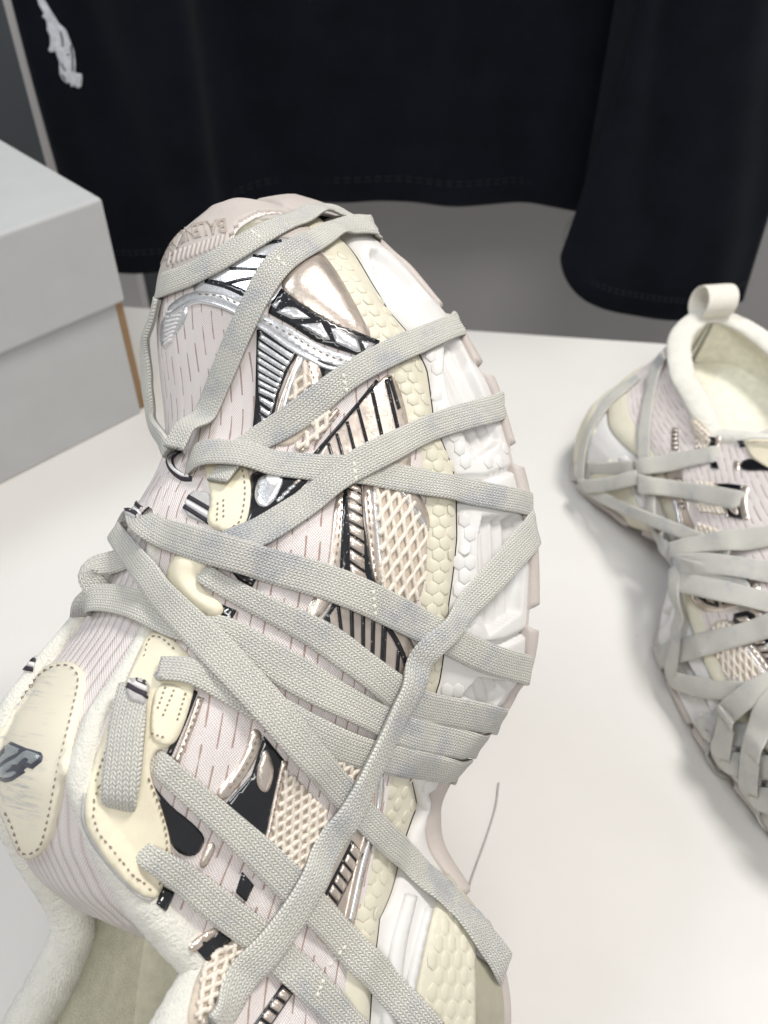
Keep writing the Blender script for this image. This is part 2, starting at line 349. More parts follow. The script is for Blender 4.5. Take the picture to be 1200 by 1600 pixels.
# upper edge (eyestay / collar) and vamp ridge
EL = np.array([(15, 5, 125), (18, 12, 124), (22, 18, 122), (28, 24, 119), (36, 28, 116), (46, 31, 113), (60, 34, 110), (75, 34, 106), (88, 33, 99), (93, 32, 93), (98, 30, 89), (104, 27, 96), (115, 23, 106), (128, 19, 114), (141, 14, 119), (154, 10, 114), (165, 9, 106), (177, 8, 99), (190, 6, 98), (204, 2, 97), (212, -3, 94.5)], float)
EM = np.array([(15, 1, 125), (18, -9, 124), (22, -15, 122), (28, -21, 119), (36, -26, 116), (46, -30, 113), (60, -33, 108), (73, -34, 103), (80, -34, 98), (88, -34, 94), (95, -33, 92), (104, -33, 97), (112, -33, 104), (125, -33, 113), (140, -33, 119), (154, -32, 117), (168, -31, 108), (181, -29, 99), (191, -26, 95), (203, -18, 93), (212, -10, 94)], float)
RD = np.array([(212, -6, 95), (218, -7, 91), (225, -8, 87), (235, -9, 83), (245, -10, 83.5), (260, -11, 86.5), (275, -12, 89), (290, -13, 88.5), (300, -13, 85.5), (310, -13, 79.5), (318, -13.5, 73), (323, -14, 68.5), (326, -15, 64)], float)
def edge_at(u, side):
    if u >= 212: return I_(u, RD[:, 0], RD[:, 1]), I_(u, RD[:, 0], RD[:, 2])
    T = EL if side > 0 else EM
    return I_(u, T[:, 0], T[:, 1]), I_(u, T[:, 0], T[:, 2])
NJ = 34
def section(u, side):
    vf, wf = fL(u) if side > 0 else fM(u); wf = wf - 3; ve, we = edge_at(u, side)
    tau = I_(u, [85, 100, 130, 150, 205], [0, .15, .55, .8, 1]); hgt = we - wf
    fl = I_(u, [200, 230, 250, 326], [.55, .42, .5, .6]) * (1 if side > 0 else I_(u, [210, 235, 285, 310], [1, .9, .92, 1]))
    P0 = np.array([vf, wf]); P3 = np.array([ve, we])
    P1 = P0 + np.array([-side * 1.5, hgt * I_(u, [60, 140, 230, 300], [.45, .45, .55, .6])])
    P2 = P3 + tau * np.array([fl * (vf - ve), -.02 * hgt]) + (1 - tau) * np.array([side * 2.0, -.4 * hgt])
    t = np.linspace(0, 1, NJ)[:, None]
    return (1 - t) ** 3 * P0 + 3 * (1 - t) ** 2 * t * P1 + 3 * (1 - t) * t * t * P2 + t ** 3 * P3
def shrink_toe(u, q=.87): return np.where(np.asarray(u) > 298, 298 + (np.asarray(u) - 298) * q, u)
def build_upper():
    us = np.unique(np.concatenate([np.linspace(15, 40, 18), np.linspace(40, 212, 116), np.linspace(212, 316, 72), np.linspace(316, 326, 16)]))
    V, UV, F, hits = [], [], [], []; n = len(us)
    secs = [(section(u, 1), section(u, -1)) for u in us]
    A = np.array([[np.r_[u, p] for p in s[0]] for u, s in zip(us, secs)]); B = np.array([[np.r_[u, p] for p in s[1]] for u, s in zip(us, secs)])
    for G in (A, B):        # even out the table kinks along the length
        for j in range(NJ): G[:, j, 1:] = gauss(G[:, j, 1:], 1.6 if j < 2 else 3.2)
    for G in (A, B):
        G[:, :, 0] = shrink_toe(G[:, :, 0], .80); G[:, :, 0] -= 2.4 * smooth01((-13 - G[:, :, 1]) / 9) * smooth01((G[:, :, 0] - 300) / 15)
    m = us >= 211.9; mid = .5 * (A[m, -1] + B[m, -1]); A[m, -1] = mid; B[m, -1] = mid
    Sref = {}
    for G, sg in ((A, 1), (B, -1)):
        tot = np.array([np.linalg.norm(np.diff(g, axis=0), axis=1).sum() for g in G]); i0 = int(np.argmax(us >= 212)); tot[:i0] = tot[i0]; Sref[sg] = gauss(tot, 3)
    for G, sg in ((A, 1), (B, -1)):
        base = len(V)
        for i in range(n):
            s = np.r_[0, np.cumsum(np.linalg.norm(np.diff(G[i], axis=0), axis=1))]; s = Sref[sg][i] - s
            for j in range(NJ): V.append(G[i, j]); UV.append((us[i], sg * s[j] + 300))
        for i in range(n - 1):
            for j in range(NJ - 1):
                q = (base + i * NJ + j, base + (i + 1) * NJ + j, base + (i + 1) * NJ + j + 1, base + i * NJ + j + 1)
                F.append(q[::-1] if sg > 0 else q)
    nb = n * NJ
    for i in (0,):          # heel closes
        for j in range(NJ - 1): F.append((j, j + 1, nb + j + 1, nb + j))
    for j in range(NJ - 1): F.append(((n - 1) * NJ + j, nb + (n - 1) * NJ + j, nb + (n - 1) * NJ + j + 1, (n - 1) * NJ + j + 1))
    return us, A, B, V, F, UV
US, UA, UBm, UPV, UPF, UPUV = build_upper()

def side_pts(side, N):
    vb = vbL if side > 0 else vbM; ff = fL if side > 0 else fM
    rows = []
    for ub in UB:
        uf = uf_of(ub); vf, wf = ff(uf); rows.append((ub - 1.4 * float(smooth01((ub - 322) / 9)), vb(ub), spring(ub), float(shrink_toe(uf)), vf, wf))
    return catmull(rows, N)
NS = 560
SL, SM = side_pts(1, NS), side_pts(-1, NS)
def outward(S, side):
    T = np.gradient(S[:, :2], axis=0); T = unit(gauss(T, 3)); nrm = np.stack([-T[:, 1], T[:, 0]], 1) * side
    return np.c_[nrm, np.zeros(len(S))]
OL_, OM_ = outward(SL, 1), outward(SM, -1)
def wall_pt(S, O, k, off):      # k, off arrays over the samples
    b, f = S[:, :3], S[:, 3:]; return b + (f - b) * np.asarray(k)[:, None] + O * np.asarray(off)[:, None]
def wall_off(k, c, m):
    k = np.asarray(k); out = np.where(k < c, -1.2 + 3.2 * np.sin(np.pi * np.clip((k - m) / (c - m + 1e-6), 0, 1)) ** .6, -1.6 + 2.6 * np.sin(np.pi * np.clip((k - c) / (1 - c + 1e-6), 0, 1)) ** .8)
    return out

# ------------------------------------------------------------------ pose of a sneaker, and casting photo pixels onto its surface
class Shoe:
    def __init__(s, M, name):        # M: 4x4 local mm -> world mm
        s.M = M; s.Mi = np.linalg.inv(M); s.root = empty(name); s.laces = []; s.bumps = []; s.pending = []
        W = Matrix(M.tolist()); W.translation = W.translation * MM; s.root.matrix_world = W
        s.O = (s.Mi @ np.r_[CAMW, 1])[:3]
    def ray(s, x, y): d = s.Mi[:3, :3] @ pdir(x, y); return d / np.linalg.norm(d)
    def pix(s, P):
        P = np.atleast_2d(P); c = ((P @ s.M[:3, :3].T + s.M[:3, 3]) - CAMW) @ CW
        return np.stack([600 + FPX * c[:, 0] / -c[:, 2], 800 - FPX * c[:, 1] / -c[:, 2]], 1)
    def cast(s, x, y, bvh=None):
        b = bvh or s.body; d = s.ray(x, y); h = b.ray_cast(Vector(s.O), Vector(d))
        if h[0] is None:
            if bvh: return None
            # beyond the outline: nearest point of the body to the ray
            best = None
            for dist in np.linspace(180, 420, 60):
                q = b.find_nearest(Vector(s.O + d * dist))
                if best is None or q[3] < best[3]: best = q
            h = best
        n = np.array(h[1]); n = -n if n @ d > .0 else n
        return np.array(h[0]), n
def cast_free(s, x, y):       # a strand that stands off the outline keeps its own line of sight, at the depth of the nearest surface
    d = s.ray(x, y); h = s.body.ray_cast(Vector(s.O), Vector(d))
    if h[0] is not None: return s.cast(x, y)
    best = min(((s.body.find_nearest(Vector(s.O + d * k))[3], k) for k in np.linspace(180, 420, 120)))
    p = s.O + d * best[1]; q = np.array(s.body.find_nearest(Vector(p))[0]); n = unit((p - q)[None])[0] - d * .8
    return p, unit(n[None])[0]
Shoe.cast_free = cast_free
ROT = np.array([[0.04577, 0.74798, -0.66214], [0.80212, -0.42259, -0.42193], [0.59541, 0.5118, 0.61931]])
M1 = np.eye(4); M1[:3, :3] = ROT; M1[:3, 3] = (-8.95, 49.208, 7.727)
s1 = Shoe(M1, 'sneaker')
tag(s1.root, 'pale pink and silver sneaker tipped on its heel, wrapped in long grey laces', 'sneaker', 'pair of sneakers')

# ------------------------------------------------------------------ body parts in local space
def tongue_grid():
    us = np.concatenate([np.linspace(224, 106, 100), np.linspace(105, 91, 34)]); nv = 56; V, UV = [], []
    wt = lambda u: I_(u, [91, 93, 96, 100, 105, 112, 125, 140, 150, 165, 177, 190, 200, 212, 224], [68, 76, 84, 92, 101, 111, 119, 122, 120, 112, 104, 98.5, 96, 92, 84])
    hw = lambda u: I_(u, [91, 93, 97, 104, 125, 150, 175, 200, 215, 224], [15, 19, 23.5, 26, 27, 27, 25, 20, 12, 5])
    ctr = lambda u: I_(u, [91, 125, 160, 200, 224], [-4, -7, -10, -8, -8])
    Wg = gauss(np.array([wt(u) for u in us]), 2.0)
    for u, w0 in zip(us, Wg):
        for x in np.linspace(-1, 1, nv):
            V.append((u, ctr(u) + x * hw(u), w0 - 9 * abs(x) ** 2.4 - 2.5 * abs(x) ** 8)); UV.append((u, ctr(u) + x * hw(u) + 200))
    n = len(us); F = [(i * nv + j, i * nv + j + 1, (i + 1) * nv + j + 1, (i + 1) * nv + j) for i in range(n - 1) for j in range(nv - 1)]
    return V, F, UV
TV, TF, TUV = tongue_grid()
def tube(P, rad, ns=14, jitter=0, flat=None, closed=False):
    P = np.asarray(P, float); n = len(P); T = unit(np.gradient(P, axis=0)); V, F = [], []; N = None
    for i in range(n):
        if N is None:
            a = np.array([0, 0, 1.0]); N = unit(a - T[i] * (a @ T[i]))
        else: N = unit(N - T[i] * (N @ T[i]))
        B = np.cross(T[i], N); r = rad[i] if hasattr(rad, '__len__') else rad
        for k in range(ns):
            a = 2 * math.pi * k / ns; rr = r * (1 + (rng.rand() - .5) * jitter); V.append(P[i] + (N * math.cos(a) + B * math.sin(a)) * rr)
    for i in range(n - 1):
        for k in range(ns): F.append((i * ns + k, i * ns + (k + 1) % ns, (i + 1) * ns + (k + 1) % ns, (i + 1) * ns + k))
    F.append(tuple(range(ns))[::-1]); F.append(tuple((n - 1) * ns + k for k in range(ns)))
    return V, F
def collar_path():
    L = np.array([(u, *edge_at(u, 1)) for u in np.linspace(207, 15, 150)]); Mx = np.array([(u, *edge_at(u, -1)) for u in np.linspace(15, 207, 150)])
    P = np.vstack([L, Mx[1:]]); P = gauss(resample(P, .9), 3.0)
    r = I_(P[:, 0], [15, 80, 94, 105, 128, 150, 180, 207], [6, 6.6, 6.2, 5.2, 4.2, 3.6, 2.8, 1.6])
    # sink the roll inwards
    c = P.copy(); c[:, 1] -= np.sign(P[:, 1] - 0) * r * .55; c[:, 2] -= r * .35
    return c, r
CP, CR = collar_path()
CV, CF = tube(CP, CR, 20, .075)
# body for casting: upper + tongue + collar + sole wall
def body_wall(S, O, side):
    nk = 26; V = []; u = S[:, 0]; c, m = hexcut(u), outcut(u)
    for k in np.linspace(0, 1, nk):
        kk = np.full(len(u), k); V.append(wall_pt(S, O, kk, wall_off(kk, c, m)))
    V = np.array(V).reshape(-1, 3); n = len(u); F = [(a * n + i, a * n + i + 1, (a + 1) * n + i + 1, (a + 1) * n + i) for a in range(nk - 1) for i in range(0, n - 1)]
    return V, F
def join(*VF):
    V, F = [], []
    for v, f in VF:
        b = len(V); V += [tuple(p) for p in v]; F += [tuple(i + b for i in q) for q in f]
    return V, F
WLb, WMb = body_wall(SL, OL_, 1), body_wall(SM, OM_, -1)
BV, BF = join((UPV, UPF), (TV, TF), (CV, CF), WLb, WMb)
BODY = BVHTree.FromPolygons([Vector(v) for v in BV], BF)
NOTONGUE = BVHTree.FromPolygons(*[(lambda a: ([Vector(v) for v in a[0]], a[1]))(join((UPV, UPF), WLb, WMb))][0])
s1.body = BODY

def part(name, V, F, mat, sh, **kw): return mesh_obj(name, V, F, mat, sh.root, **kw)
up = part('upper', UPV, UPF, 'knit', s1, uv=UPUV)
tg = part('tongue', TV, TF, 'rib', s1, uv=TUV); sm = tg.modifiers.new('thickness', 'SOLIDIFY'); sm.thickness = .006; sm.offset = -1
part('collar_padding', CV, CF, 'fleece', s1)
def lining():
    V, F = [], []
    sel = [i for i, u in enumerate(US) if u < 205]; n = len(sel)
    for G, sg in ((UA, 1), (UBm, -1)):
        base = len(V)
        for i in sel:
            for j in range(NJ):
                p = G[i, j].copy(); p[1] -= sg * 4.0 * min(1, abs(p[1]) / 8); p[0] += max(0, (24 - p[0])) * .6; V.append(p)
        for i in range(n - 1):
            for j in range(NJ - 1):
                q = (base + i * NJ + j, base + (i + 1) * NJ + j, base + (i + 1) * NJ + j + 1, base + i * NJ + j + 1); F.append(q if sg > 0 else q[::-1])
    nb = n * NJ
    for j in range(NJ - 1): F.append((j, nb + j, nb + j + 1, j + 1))
    part('lining', V, F, 'lining', s1)
    V, F = [], []; us = np.linspace(17, 300, 90)
    for u in us:
        a, b = fL(u)[0] - 2, fM(u)[0] + 2
        for x in np.linspace(0, 1, 12): V.append((u, a + (b - a) * x, min(fL(u)[1], fM(u)[1]) - 4 + 5 * (2 * x - 1) ** 4))
    F = [(i * 12 + j, i * 12 + j + 1, (i + 1) * 12 + j + 1, (i + 1) * 12 + j) for i in range(89) for j in range(11)]
    part('insole', V, F, 'lining', s1)
lining()

# --- sole: outsole, carved foam midsole, honeycomb band
WINDOWS = [([(580, 387), (577, 400), (590, 433), (620, 470), (640, 480), (674, 466), (653, 440), (613, 403), (592, 387)], (.78, .62)),
           ([(694, 533), (711, 526), (724, 540), (750, 600), (775, 660), (784, 686), (776, 697), (746, 720), (738, 713), (724, 681), (703, 627), (693, 585)], (.42, .90)),
           ([(754, 806), (748, 836), (747, 884), (751, 962), (764, 994), (816, 957), (821, 910), (817, 812), (808, 804)], (.05, 1)),
           ([(748, 1058), (719, 1091), (770, 1112), (792, 1080), (794, 1064)], (.35, .93))]
NOTCH = [[(712, 748), (760, 748), (812, 728)], [(745, 1012), (790, 1004), (838, 980)], [(655, 1262), (672, 1248), (690, 1235)]]
def seg_dist(line, pts):
    best = np.full(len(pts), 1e9)
    for a, b in zip(line[:-1], line[1:]):
        a = np.array(a, float); ab = np.array(b, float) - a; t = np.clip(((pts - a) @ ab) / (ab @ ab), 0, 1); best = np.minimum(best, np.linalg.norm(pts - (a + t[:, None] * ab), axis=1))
    return best
def grid_faces(nr, n, flip=False):
    F = [(a * n + i, a * n + i + 1, (a + 1) * n + i + 1, (a + 1) * n + i) for a in range(nr - 1) for i in range(n - 1)]
    return [f[::-1] for f in F] if flip else F
def band(S, O, side, k0, k1, nk, sel, carve=False):
    u = S[:, 0]; c, m = hexcut(u), outcut(u); rows = []
    for q in np.linspace(0, 1, nk):
        k = k0(u) + (k1(u) - k0(u)) * q; off = wall_off(np.clip(k, m + 1e-4, None), c + (1e-6 if carve else -1e-6), m); rows.append(wall_pt(S, O, k, off))
    R = np.array(rows)[:, sel]; Osel = O[sel]
    if carve and side > 0:
        P = R.reshape(-1, 3); px = s1.pix(P); dep = np.zeros(len(P))
        for poly, ax in WINDOWS:
            bb = np.asarray(poly); m_ = (px[:, 0] > bb[:, 0].min()) & (px[:, 0] < bb[:, 0].max()) & (px[:, 1] > bb[:, 1].min()) & (px[:, 1] < bb[:, 1].max())
            idx = np.where(m_)[0]; ins = np.array([inside(poly, *px[i]) for i in idx], bool); idx = idx[ins]
            if not len(idx): continue
            d = edge_dist(poly, px[idx]); a = smooth01(d / 5.0); ax = unit(np.array(ax)[None])[0]
            per = (px[idx] - bb.mean(0)) @ np.array([-ax[1], ax[0]])
            dep[idx] -= a * 2.6 + a * 1.1 * np.abs(np.sin(per * math.pi / 17.0))
        for ln in NOTCH: dep -= 2.2 * np.exp(-(seg_dist(ln, px) / 4.0) ** 2)
        P += np.tile(Osel, (nk, 1)) * dep[:, None]; R = P.reshape(R.shape)
    return R.reshape(-1, 3), grid_faces(nk, R.shape[1], side < 0)
uL, uM = SL[:, 0], SM[:, 0]
selL = np.where(uL < 318)[0]; selM = np.where(uM < 300)[0]
one = lambda u: np.ones_like(u)
mid = part('midsole', *join(band(SL, OL_, 1, outcut, hexcut, 56, selL, True), band(SM, OM_, -1, outcut, hexcut, 24, selM)), 'foam_white', s1)
hexb = part('honeycomb_band', *join(band(SL, OL_, 1, hexcut, one, 22, selL), band(SM, OM_, -1, hexcut, one, 14, selM)), 'hex_rubber', s1)
GAPS = [(284.5, 288), (264, 268), (234.5, 241), (211.5, 214.5), (184, 190), (101, 107), (60, 64), (36, 40)]
def lug(u):
    g = np.zeros_like(u)
    for a, b in GAPS: g = np.maximum(g, smooth01((u - a) / 1.5 + .5) * smooth01((b - u) / 1.5 + .5))
    return g
def outsole():
    parts = []
    for S, O, side in ((SL, OL_, 1), (SM, OM_, -1)):
        u = S[:, 0]; g = lug(u); m = outcut(u); rows = []
        f = S[:, 3:] - S[:, :3]; hh = np.maximum(f[:, 2], 1)
        z = np.zeros_like(u)
        for k, off in ((z - .5 / hh + g * 2.6 / hh, z - 9), (z + g * 2.6 / hh, z - .9 - g * 4.4), (z + .8 / hh + g * 2.6 / hh, z - g * 4.2), (m * .5, z + .3 - g * 3.4), (m - .5 / hh, z + .5 - g * 1.2), (m, z - .2 - g * .6), (m + .3 / hh, z - 2.6)):
            rows.append(wall_pt(S, O, k, off))
        parts.append((np.array(rows).reshape(-1, 3), grid_faces(len(rows), len(u), side < 0)))
    # underside between the two inner rows
    a, b = parts[0][0][:NS], parts[1][0][:NS]; parts.append((np.vstack([a, b]), [(i, NS + i, NS + i + 1, i + 1) for i in range(NS - 1)]))
    # closing strips at heel and toe
    V, F = join(*parts); nr = 7; n2 = nr * NS
    for r in range(nr - 1):
        F.append((r * NS, (r + 1) * NS, n2 + (r + 1) * NS, n2 + r * NS)); e = NS - 1
        F.append((r * NS + e, n2 + r * NS + e, n2 + (r + 1) * NS + e, (r + 1) * NS + e))
    return V, F
outs = part('outsole', *outsole(), 'taupe_rubber', s1)
# toe bumper: rubber all the way up round the toe, and a little over the vamp
def bumper():
    iL = np.where(uL >= 317)[0]; iM = np.where(uM >= 299)[0][::-1]
    S = np.vstack([SL[iL], SM[iM]]); O = np.vstack([OL_[iL], OM_[iM]]); rows = []
    uu = S[:, 0]; n = len(S); top = np.r_[I_(uL[iL], [317, 322, 333], [.8, 1.0, 1.0]), np.ones(len(iM))]
    for k, off in ((.08, .1), (.10, .6), (.3, 1.0), (.5, 1.1), (.7, 1.0), (.86, .9), (.97, .8), (1.0, .4), (1.01, -1.5)):
        rows.append(wall_pt(S, O, k * top, np.full(n, off)))
    return np.array(rows).reshape(-1, 3), grid_faces(9, n)
part('toe_bumper', *bumper(), 'taupe_rubber', s1)

# ------------------------------------------------------------------ overlays that hug the surface
def dense(poly, step):
    P = np.asarray(list(poly) + [poly[0]], float); out = []
    for a, b in zip(P[:-1], P[1:]):
        n = max(1, int(np.linalg.norm(b - a) / step))
        for i in range(n): out.append(a + (b - a) * i / n)
    return np.array(out)
def round_poly(poly, r=.25, it=2):
    P = np.asarray(poly, float)
    for _ in range(it):
        Q = np.roll(P, -1, 0); P = np.stack([P * (1 - r) + Q * r, P * r + Q * (1 - r)], 1).reshape(-1, 2)
    return P
def patch(sh, name, poly, mat, th=.6, step=7, rnd=True, bvh=None, parent=None, crown=0.0, cast=None, lift=0.0, label=None, block=False):
    poly = round_poly(poly, .25, 2) if rnd else np.asarray(poly, float)
    bd = dense(poly, step); nb = len(bd)
    x0, y0 = bd.min(0); x1, y1 = bd.max(0); pts = []
    for i, yy in enumerate(np.arange(y0 + step * .5, y1, step * .87)):
        for xx in np.arange(x0 + (step * .5 if i % 2 else 0), x1, step): pts.append((xx + .01 * rng.rand(), yy + .01 * rng.rand()))
    pts = np.array(pts) if pts else np.zeros((0, 2))
    if len(pts):
        k = np.array([inside(bd, *p) for p in pts], bool); pts = pts[k]
        if len(pts): pts = pts[edge_dist(bd, pts) > step * .5]
    allp = np.vstack([bd, pts]) if len(pts) else bd
    r = delaunay_2d_cdt([Vector(p) for p in allp], [(i, (i + 1) % nb) for i in range(nb)], [], 1, 1e-4)
    P2 = np.array([tuple(v) for v in r[0]]); tris = [tuple(f) for f in r[2]]
    if not tris: return None
    H = [(cast(*p) if cast else (sh.cast(*p, bvh=bvh) or sh.cast(*p))) for p in P2]
    pos = np.array([h[0] for h in H]); nrm = np.array([h[1] for h in H])
    nbr = [[] for _ in P2]
    for a, b, c in tris: nbr[a] += [b, c]; nbr[b] += [a, c]; nbr[c] += [a, b]
    for _ in range(4): nrm = unit(np.array([nrm[i] + nrm[nbr[i]].mean(0) if nbr[i] else nrm[i] for i in range(len(P2))]))
    for _ in range(1): pos = np.array([.6 * pos[i] + .4 * pos[nbr[i]].mean(0) if nbr[i] and i >= nb else pos[i] for i in range(len(P2))])
    ed = edge_dist(bd, P2); top = pos + nrm * (lift + th * (.82 + .18 * smooth01(ed / (step * .9))) + crown * smooth01(ed / 22.0))[:, None]
    V = list(top); F = []
    for a, b, c in tris:
        n_ = np.cross(top[b] - top[a], top[c] - top[a]); F.append((a, b, c) if n_ @ nrm[a] > 0 else (a, c, b))
    # skirt along the boundary edges
    cnt = {}
    for f in F:
        for i in range(3): cnt[(f[i], f[(i + 1) % 3])] = 1
    be = [e for e in cnt if (e[1], e[0]) not in cnt]; low = {}
    for a, b in be:
        for i in (a, b):
            if i not in low: low[i] = len(V); V.append(pos[i] + nrm[i] * (lift - .7))
    for a, b in be: F.append((b, a, low[a], low[b]))
    o = mesh_obj(name, V, F, mat, parent or (sh.root if sh else None))
    if block: sh.bumps.append(BVHTree.FromPolygons([Vector(v) for v in V], F))
    if label: o['label'] = label
    return o
def strip_poly(pts, wpx, n=None):
    P = catmull(pts, n or max(3, len(pts) * 5)) if len(pts) > 2 else np.asarray(pts, float); T = unit(np.gradient(P, axis=0)); N = np.stack([-T[:, 1], T[:, 0]], 1)
    w = (I_(np.linspace(0, 1, len(P)), np.linspace(0, 1, len(wpx)), wpx) if hasattr(wpx, '__len__') else np.full(len(P), wpx))[:, None] * .5
    return np.vstack([P + N * w, (P - N * w)[::-1]])
def line(sh, name, pts, wpx, mat, th=.8, **kw): return patch(sh, name, strip_poly(pts, wpx), mat, th, step=kw.pop('step', 6), rnd=False, **kw)
def stitches(sh, pts, dash, gap, mat, wid=.45, lift=.9, name='stitching', bvh=None, parent=None, cast=None):
    P = resample(catmull(pts, len(pts) * 8) if len(pts) > 2 else pts, 1.0); V, F = [], []; s = 0
    while s + dash < len(P):
        A = [(cast or sh.cast)(*P[int(min(len(P) - 1, s + dash * q))]) for q in (0, .5, 1)]
        T = unit((A[2][0] - A[0][0])[None])[0]; b = len(V)
        for q, (p, n) in enumerate(A):
            S = unit(np.cross(T, n)[None])[0] * wid * .5; up_ = lift + (.28 if q == 1 else -.15)
            V += [p + S + n * (up_ - .3), p + n * (up_ + .12), p - S + n * (up_ - .3)]
        for q in range(2):
            i = b + q * 3; F += [(i, i + 3, i + 4, i + 1), (i + 1, i + 4, i + 5, i + 2)]
        s += dash + gap
    if not F: return
    o = mesh_obj(name, V, F, mat, parent or sh.root); o['kind'] = 'stuff'; return o
def ribbon(C, N, width, th, nseg=14):
    n = len(C); T = unit(np.gradient(C, axis=0)); S = unit(np.cross(T, N)); N2 = unit(np.cross(S, T)); V, F, UV = [], [], []
    w = width if hasattr(width, '__len__') else np.full(n, width); h = th if hasattr(th, '__len__') else np.full(n, th)
    L = np.r_[0, np.cumsum(np.linalg.norm(np.diff(C, axis=0), axis=1))]
    for i in range(n):
        for k in range(nseg):
            a = 2 * math.pi * k / nseg; cx, sx = math.cos(a), math.sin(a)
            x = math.copysign(abs(cx) ** .45, cx) * w[i] * .5; y = math.copysign(abs(sx) ** .6, sx) * h[i] * .5
            V.append(C[i] + S[i] * x + N2[i] * y); UV.append((L[i], (x + w[i] * .5) + (0 if sx >= 0 else 40)))
    for i in range(n - 1):
        for k in range(nseg): F.append((i * nseg + k, (i + 1) * nseg + k, (i + 1) * nseg + (k + 1) % nseg, i * nseg + (k + 1) % nseg))
    F.append(tuple(range(nseg))); F.append(tuple((n - 1) * nseg + k for k in range(nseg))[::-1])
    return V, F, UV
def lace(sh, pts, width=8.2, th=1.5, wrap0=False, wrap1=False, sig=2.6, bvh=None, name='lace', lift=0.0, mat='lace', register=True, tuck0=False, curl0=0, curl1=0, free=False):
    P2 = resample(catmull(pts, len(pts) * 14), 5.0)
    H = [sh.cast_free(*p) if free else (sh.cast(*p, bvh=bvh) or sh.cast(*p)) for p in P2]; pos = np.array([h[0] for h in H]); nrm = gauss(np.array([h[1] for h in H]), 4.0); nrm = unit(nrm)
    raw = pos.copy(); pos = gauss(pos, sig)
    pen = np.einsum('ij,ij->i', raw - pos, nrm); pos = pos + nrm * gauss(np.maximum(pen, 0), 1.2)[:, None]
    T2 = unit(np.gradient(P2, axis=0)); N2 = np.stack([-T2[:, 1], T2[:, 0]], 1); h = np.zeros(len(P2))
    for i, p in enumerate(P2):
        for o_ in (-18, -9, 0, 9, 18):
            q = p + N2[i] * o_
            for b in sh.laces + sh.bumps:
                r = sh.cast(q[0], q[1], bvh=b)
                if r is not None: h[i] = max(h[i], min(7.0, (r[0] - pos[i]) @ nrm[i]))
            r = sh.cast(q[0], q[1], bvh=bvh)
            if r is not None: h[i] = max(h[i], min(2.5, .7 * ((r[0] - pos[i]) @ nrm[i])))
    K = 3; hd = np.array([h[max(0, i - K):i + K + 1].max() for i in range(len(h))]); h = np.maximum(0, gauss(hd, 2.2))
    tt = np.mean(th) if hasattr(th, '__len__') else th
    if tuck0: h = h - 3.2 * (1 - smooth01(np.arange(len(h)) / 5.0))
    C = pos + nrm * (h + tt * .5 + lift + .5)[:, None]; N = nrm
    def wrapends(C, N):
        e, d = C[-1], C[-1] - C[-6]; lat = e[1] > 0; vb = vbL if lat else vbM; sg = 1 if lat else -1
        sl = np.clip(d[0] / (abs(d[1]) + abs(d[2]) + 1e-6), -.6, .6); u0 = e[0]; ex, en = [], []
        drop = max(e[2] - spring(u0), 0)
        for fr_, off, dz, nn in ((.55, None, None, (0, sg, .1)), (1.0, -.3, 1.6, (0, sg, -.1)), (1.15, -1.4, -.6, (0, .7 * sg, -.7)), (1.5, -7, -2.0, (0, .1 * sg, -1)), (2.1, -24, -2.0, (0, 0, -1))):
            u = u0 + sl * drop * min(fr_, 1.2) - (0 if fr_ < 1.2 else 0)
            if off is None: q = np.array([u, .5 * (e[1] + sg * abs(vb(u)) + sg * .9), .5 * (e[2] + spring(u) + 1)])
            else: q = np.array([u, vb(u) + sg * off, spring(u) + dz])
            ex.append(q); en.append(nn)
        k = 6; A = resample(np.vstack([C[-k:], ex]), .9); keep = C[:-k]
        A = gauss(A, 1.2); NA = [N[-1]] * 1
        full = np.vstack([keep, A]); tN = np.vstack([N[:-k], N[-k:]]); param = np.r_[0, np.cumsum(np.linalg.norm(np.diff(np.vstack([C[-k:], ex]), axis=0), axis=1))]
        cand = np.vstack([N[-k:], unit(np.array(en, float))]); s = np.linspace(0, param[-1], len(A)); NA = unit(np.stack([I_(s, param, cand[:, j]) for j in range(3)], 1))
        return full, np.vstack([N[:-k], NA])
    def curl(C, N, amt):
        T = unit((C[-1] - C[-4])[None])[0]; n0 = N[-1]; ex, en = [], []
        for a in np.linspace(.25, 2.3, 12):
            ex.append(C[-1] + (T * math.sin(min(a, 1.9)) + n0 * (math.cos(a) - 1)) * amt); en.append(n0 * math.cos(a) + T * math.sin(a))
        return np.vstack([C, ex]), np.vstack([N, unit(np.array(en))])
    if curl1: C, N = curl(C, N, curl1)
    if curl0: C, N = curl(C[::-1], N[::-1], curl0); C, N = C[::-1], N[::-1]
    if wrap1: C, N = wrapends(C, N)
    if wrap0: C, N = wrapends(C[::-1], N[::-1]); C, N = C[::-1], N[::-1]
    # even spacing
    L = np.r_[0, np.cumsum(np.linalg.norm(np.diff(C, axis=0), axis=1))]; s = np.linspace(0, L[-1], max(8, int(L[-1] / 1.1)))
    C = gauss(np.stack([I_(s, L, C[:, j]) for j in range(3)], 1), .8); N = unit(gauss(np.stack([I_(s, L, N[:, j]) for j in range(3)], 1), 2.0))
    if hasattr(width, '__len__'): width = I_(np.linspace(0, 1, len(C)), np.linspace(0, 1, len(width)), width)
    if hasattr(th, '__len__'): th = I_(np.linspace(0, 1, len(C)), np.linspace(0, 1, len(th)), th)
    n_ = len(C); T_ = unit(np.gradient(C, axis=0)); ro = gauss(rng.randn(n_), 7.0) * (.12 / .2); ro = np.clip(ro, -.16, .16); B_ = np.cross(T_, N)
    N = unit(N * np.cos(ro)[:, None] + B_ * np.sin(ro)[:, None]); width = np.asarray(width) * (1 + np.clip(gauss(rng.randn(n_), 6.0) * .18, -.07, .07))
    V, F, UV = ribbon(C, N, width, th)
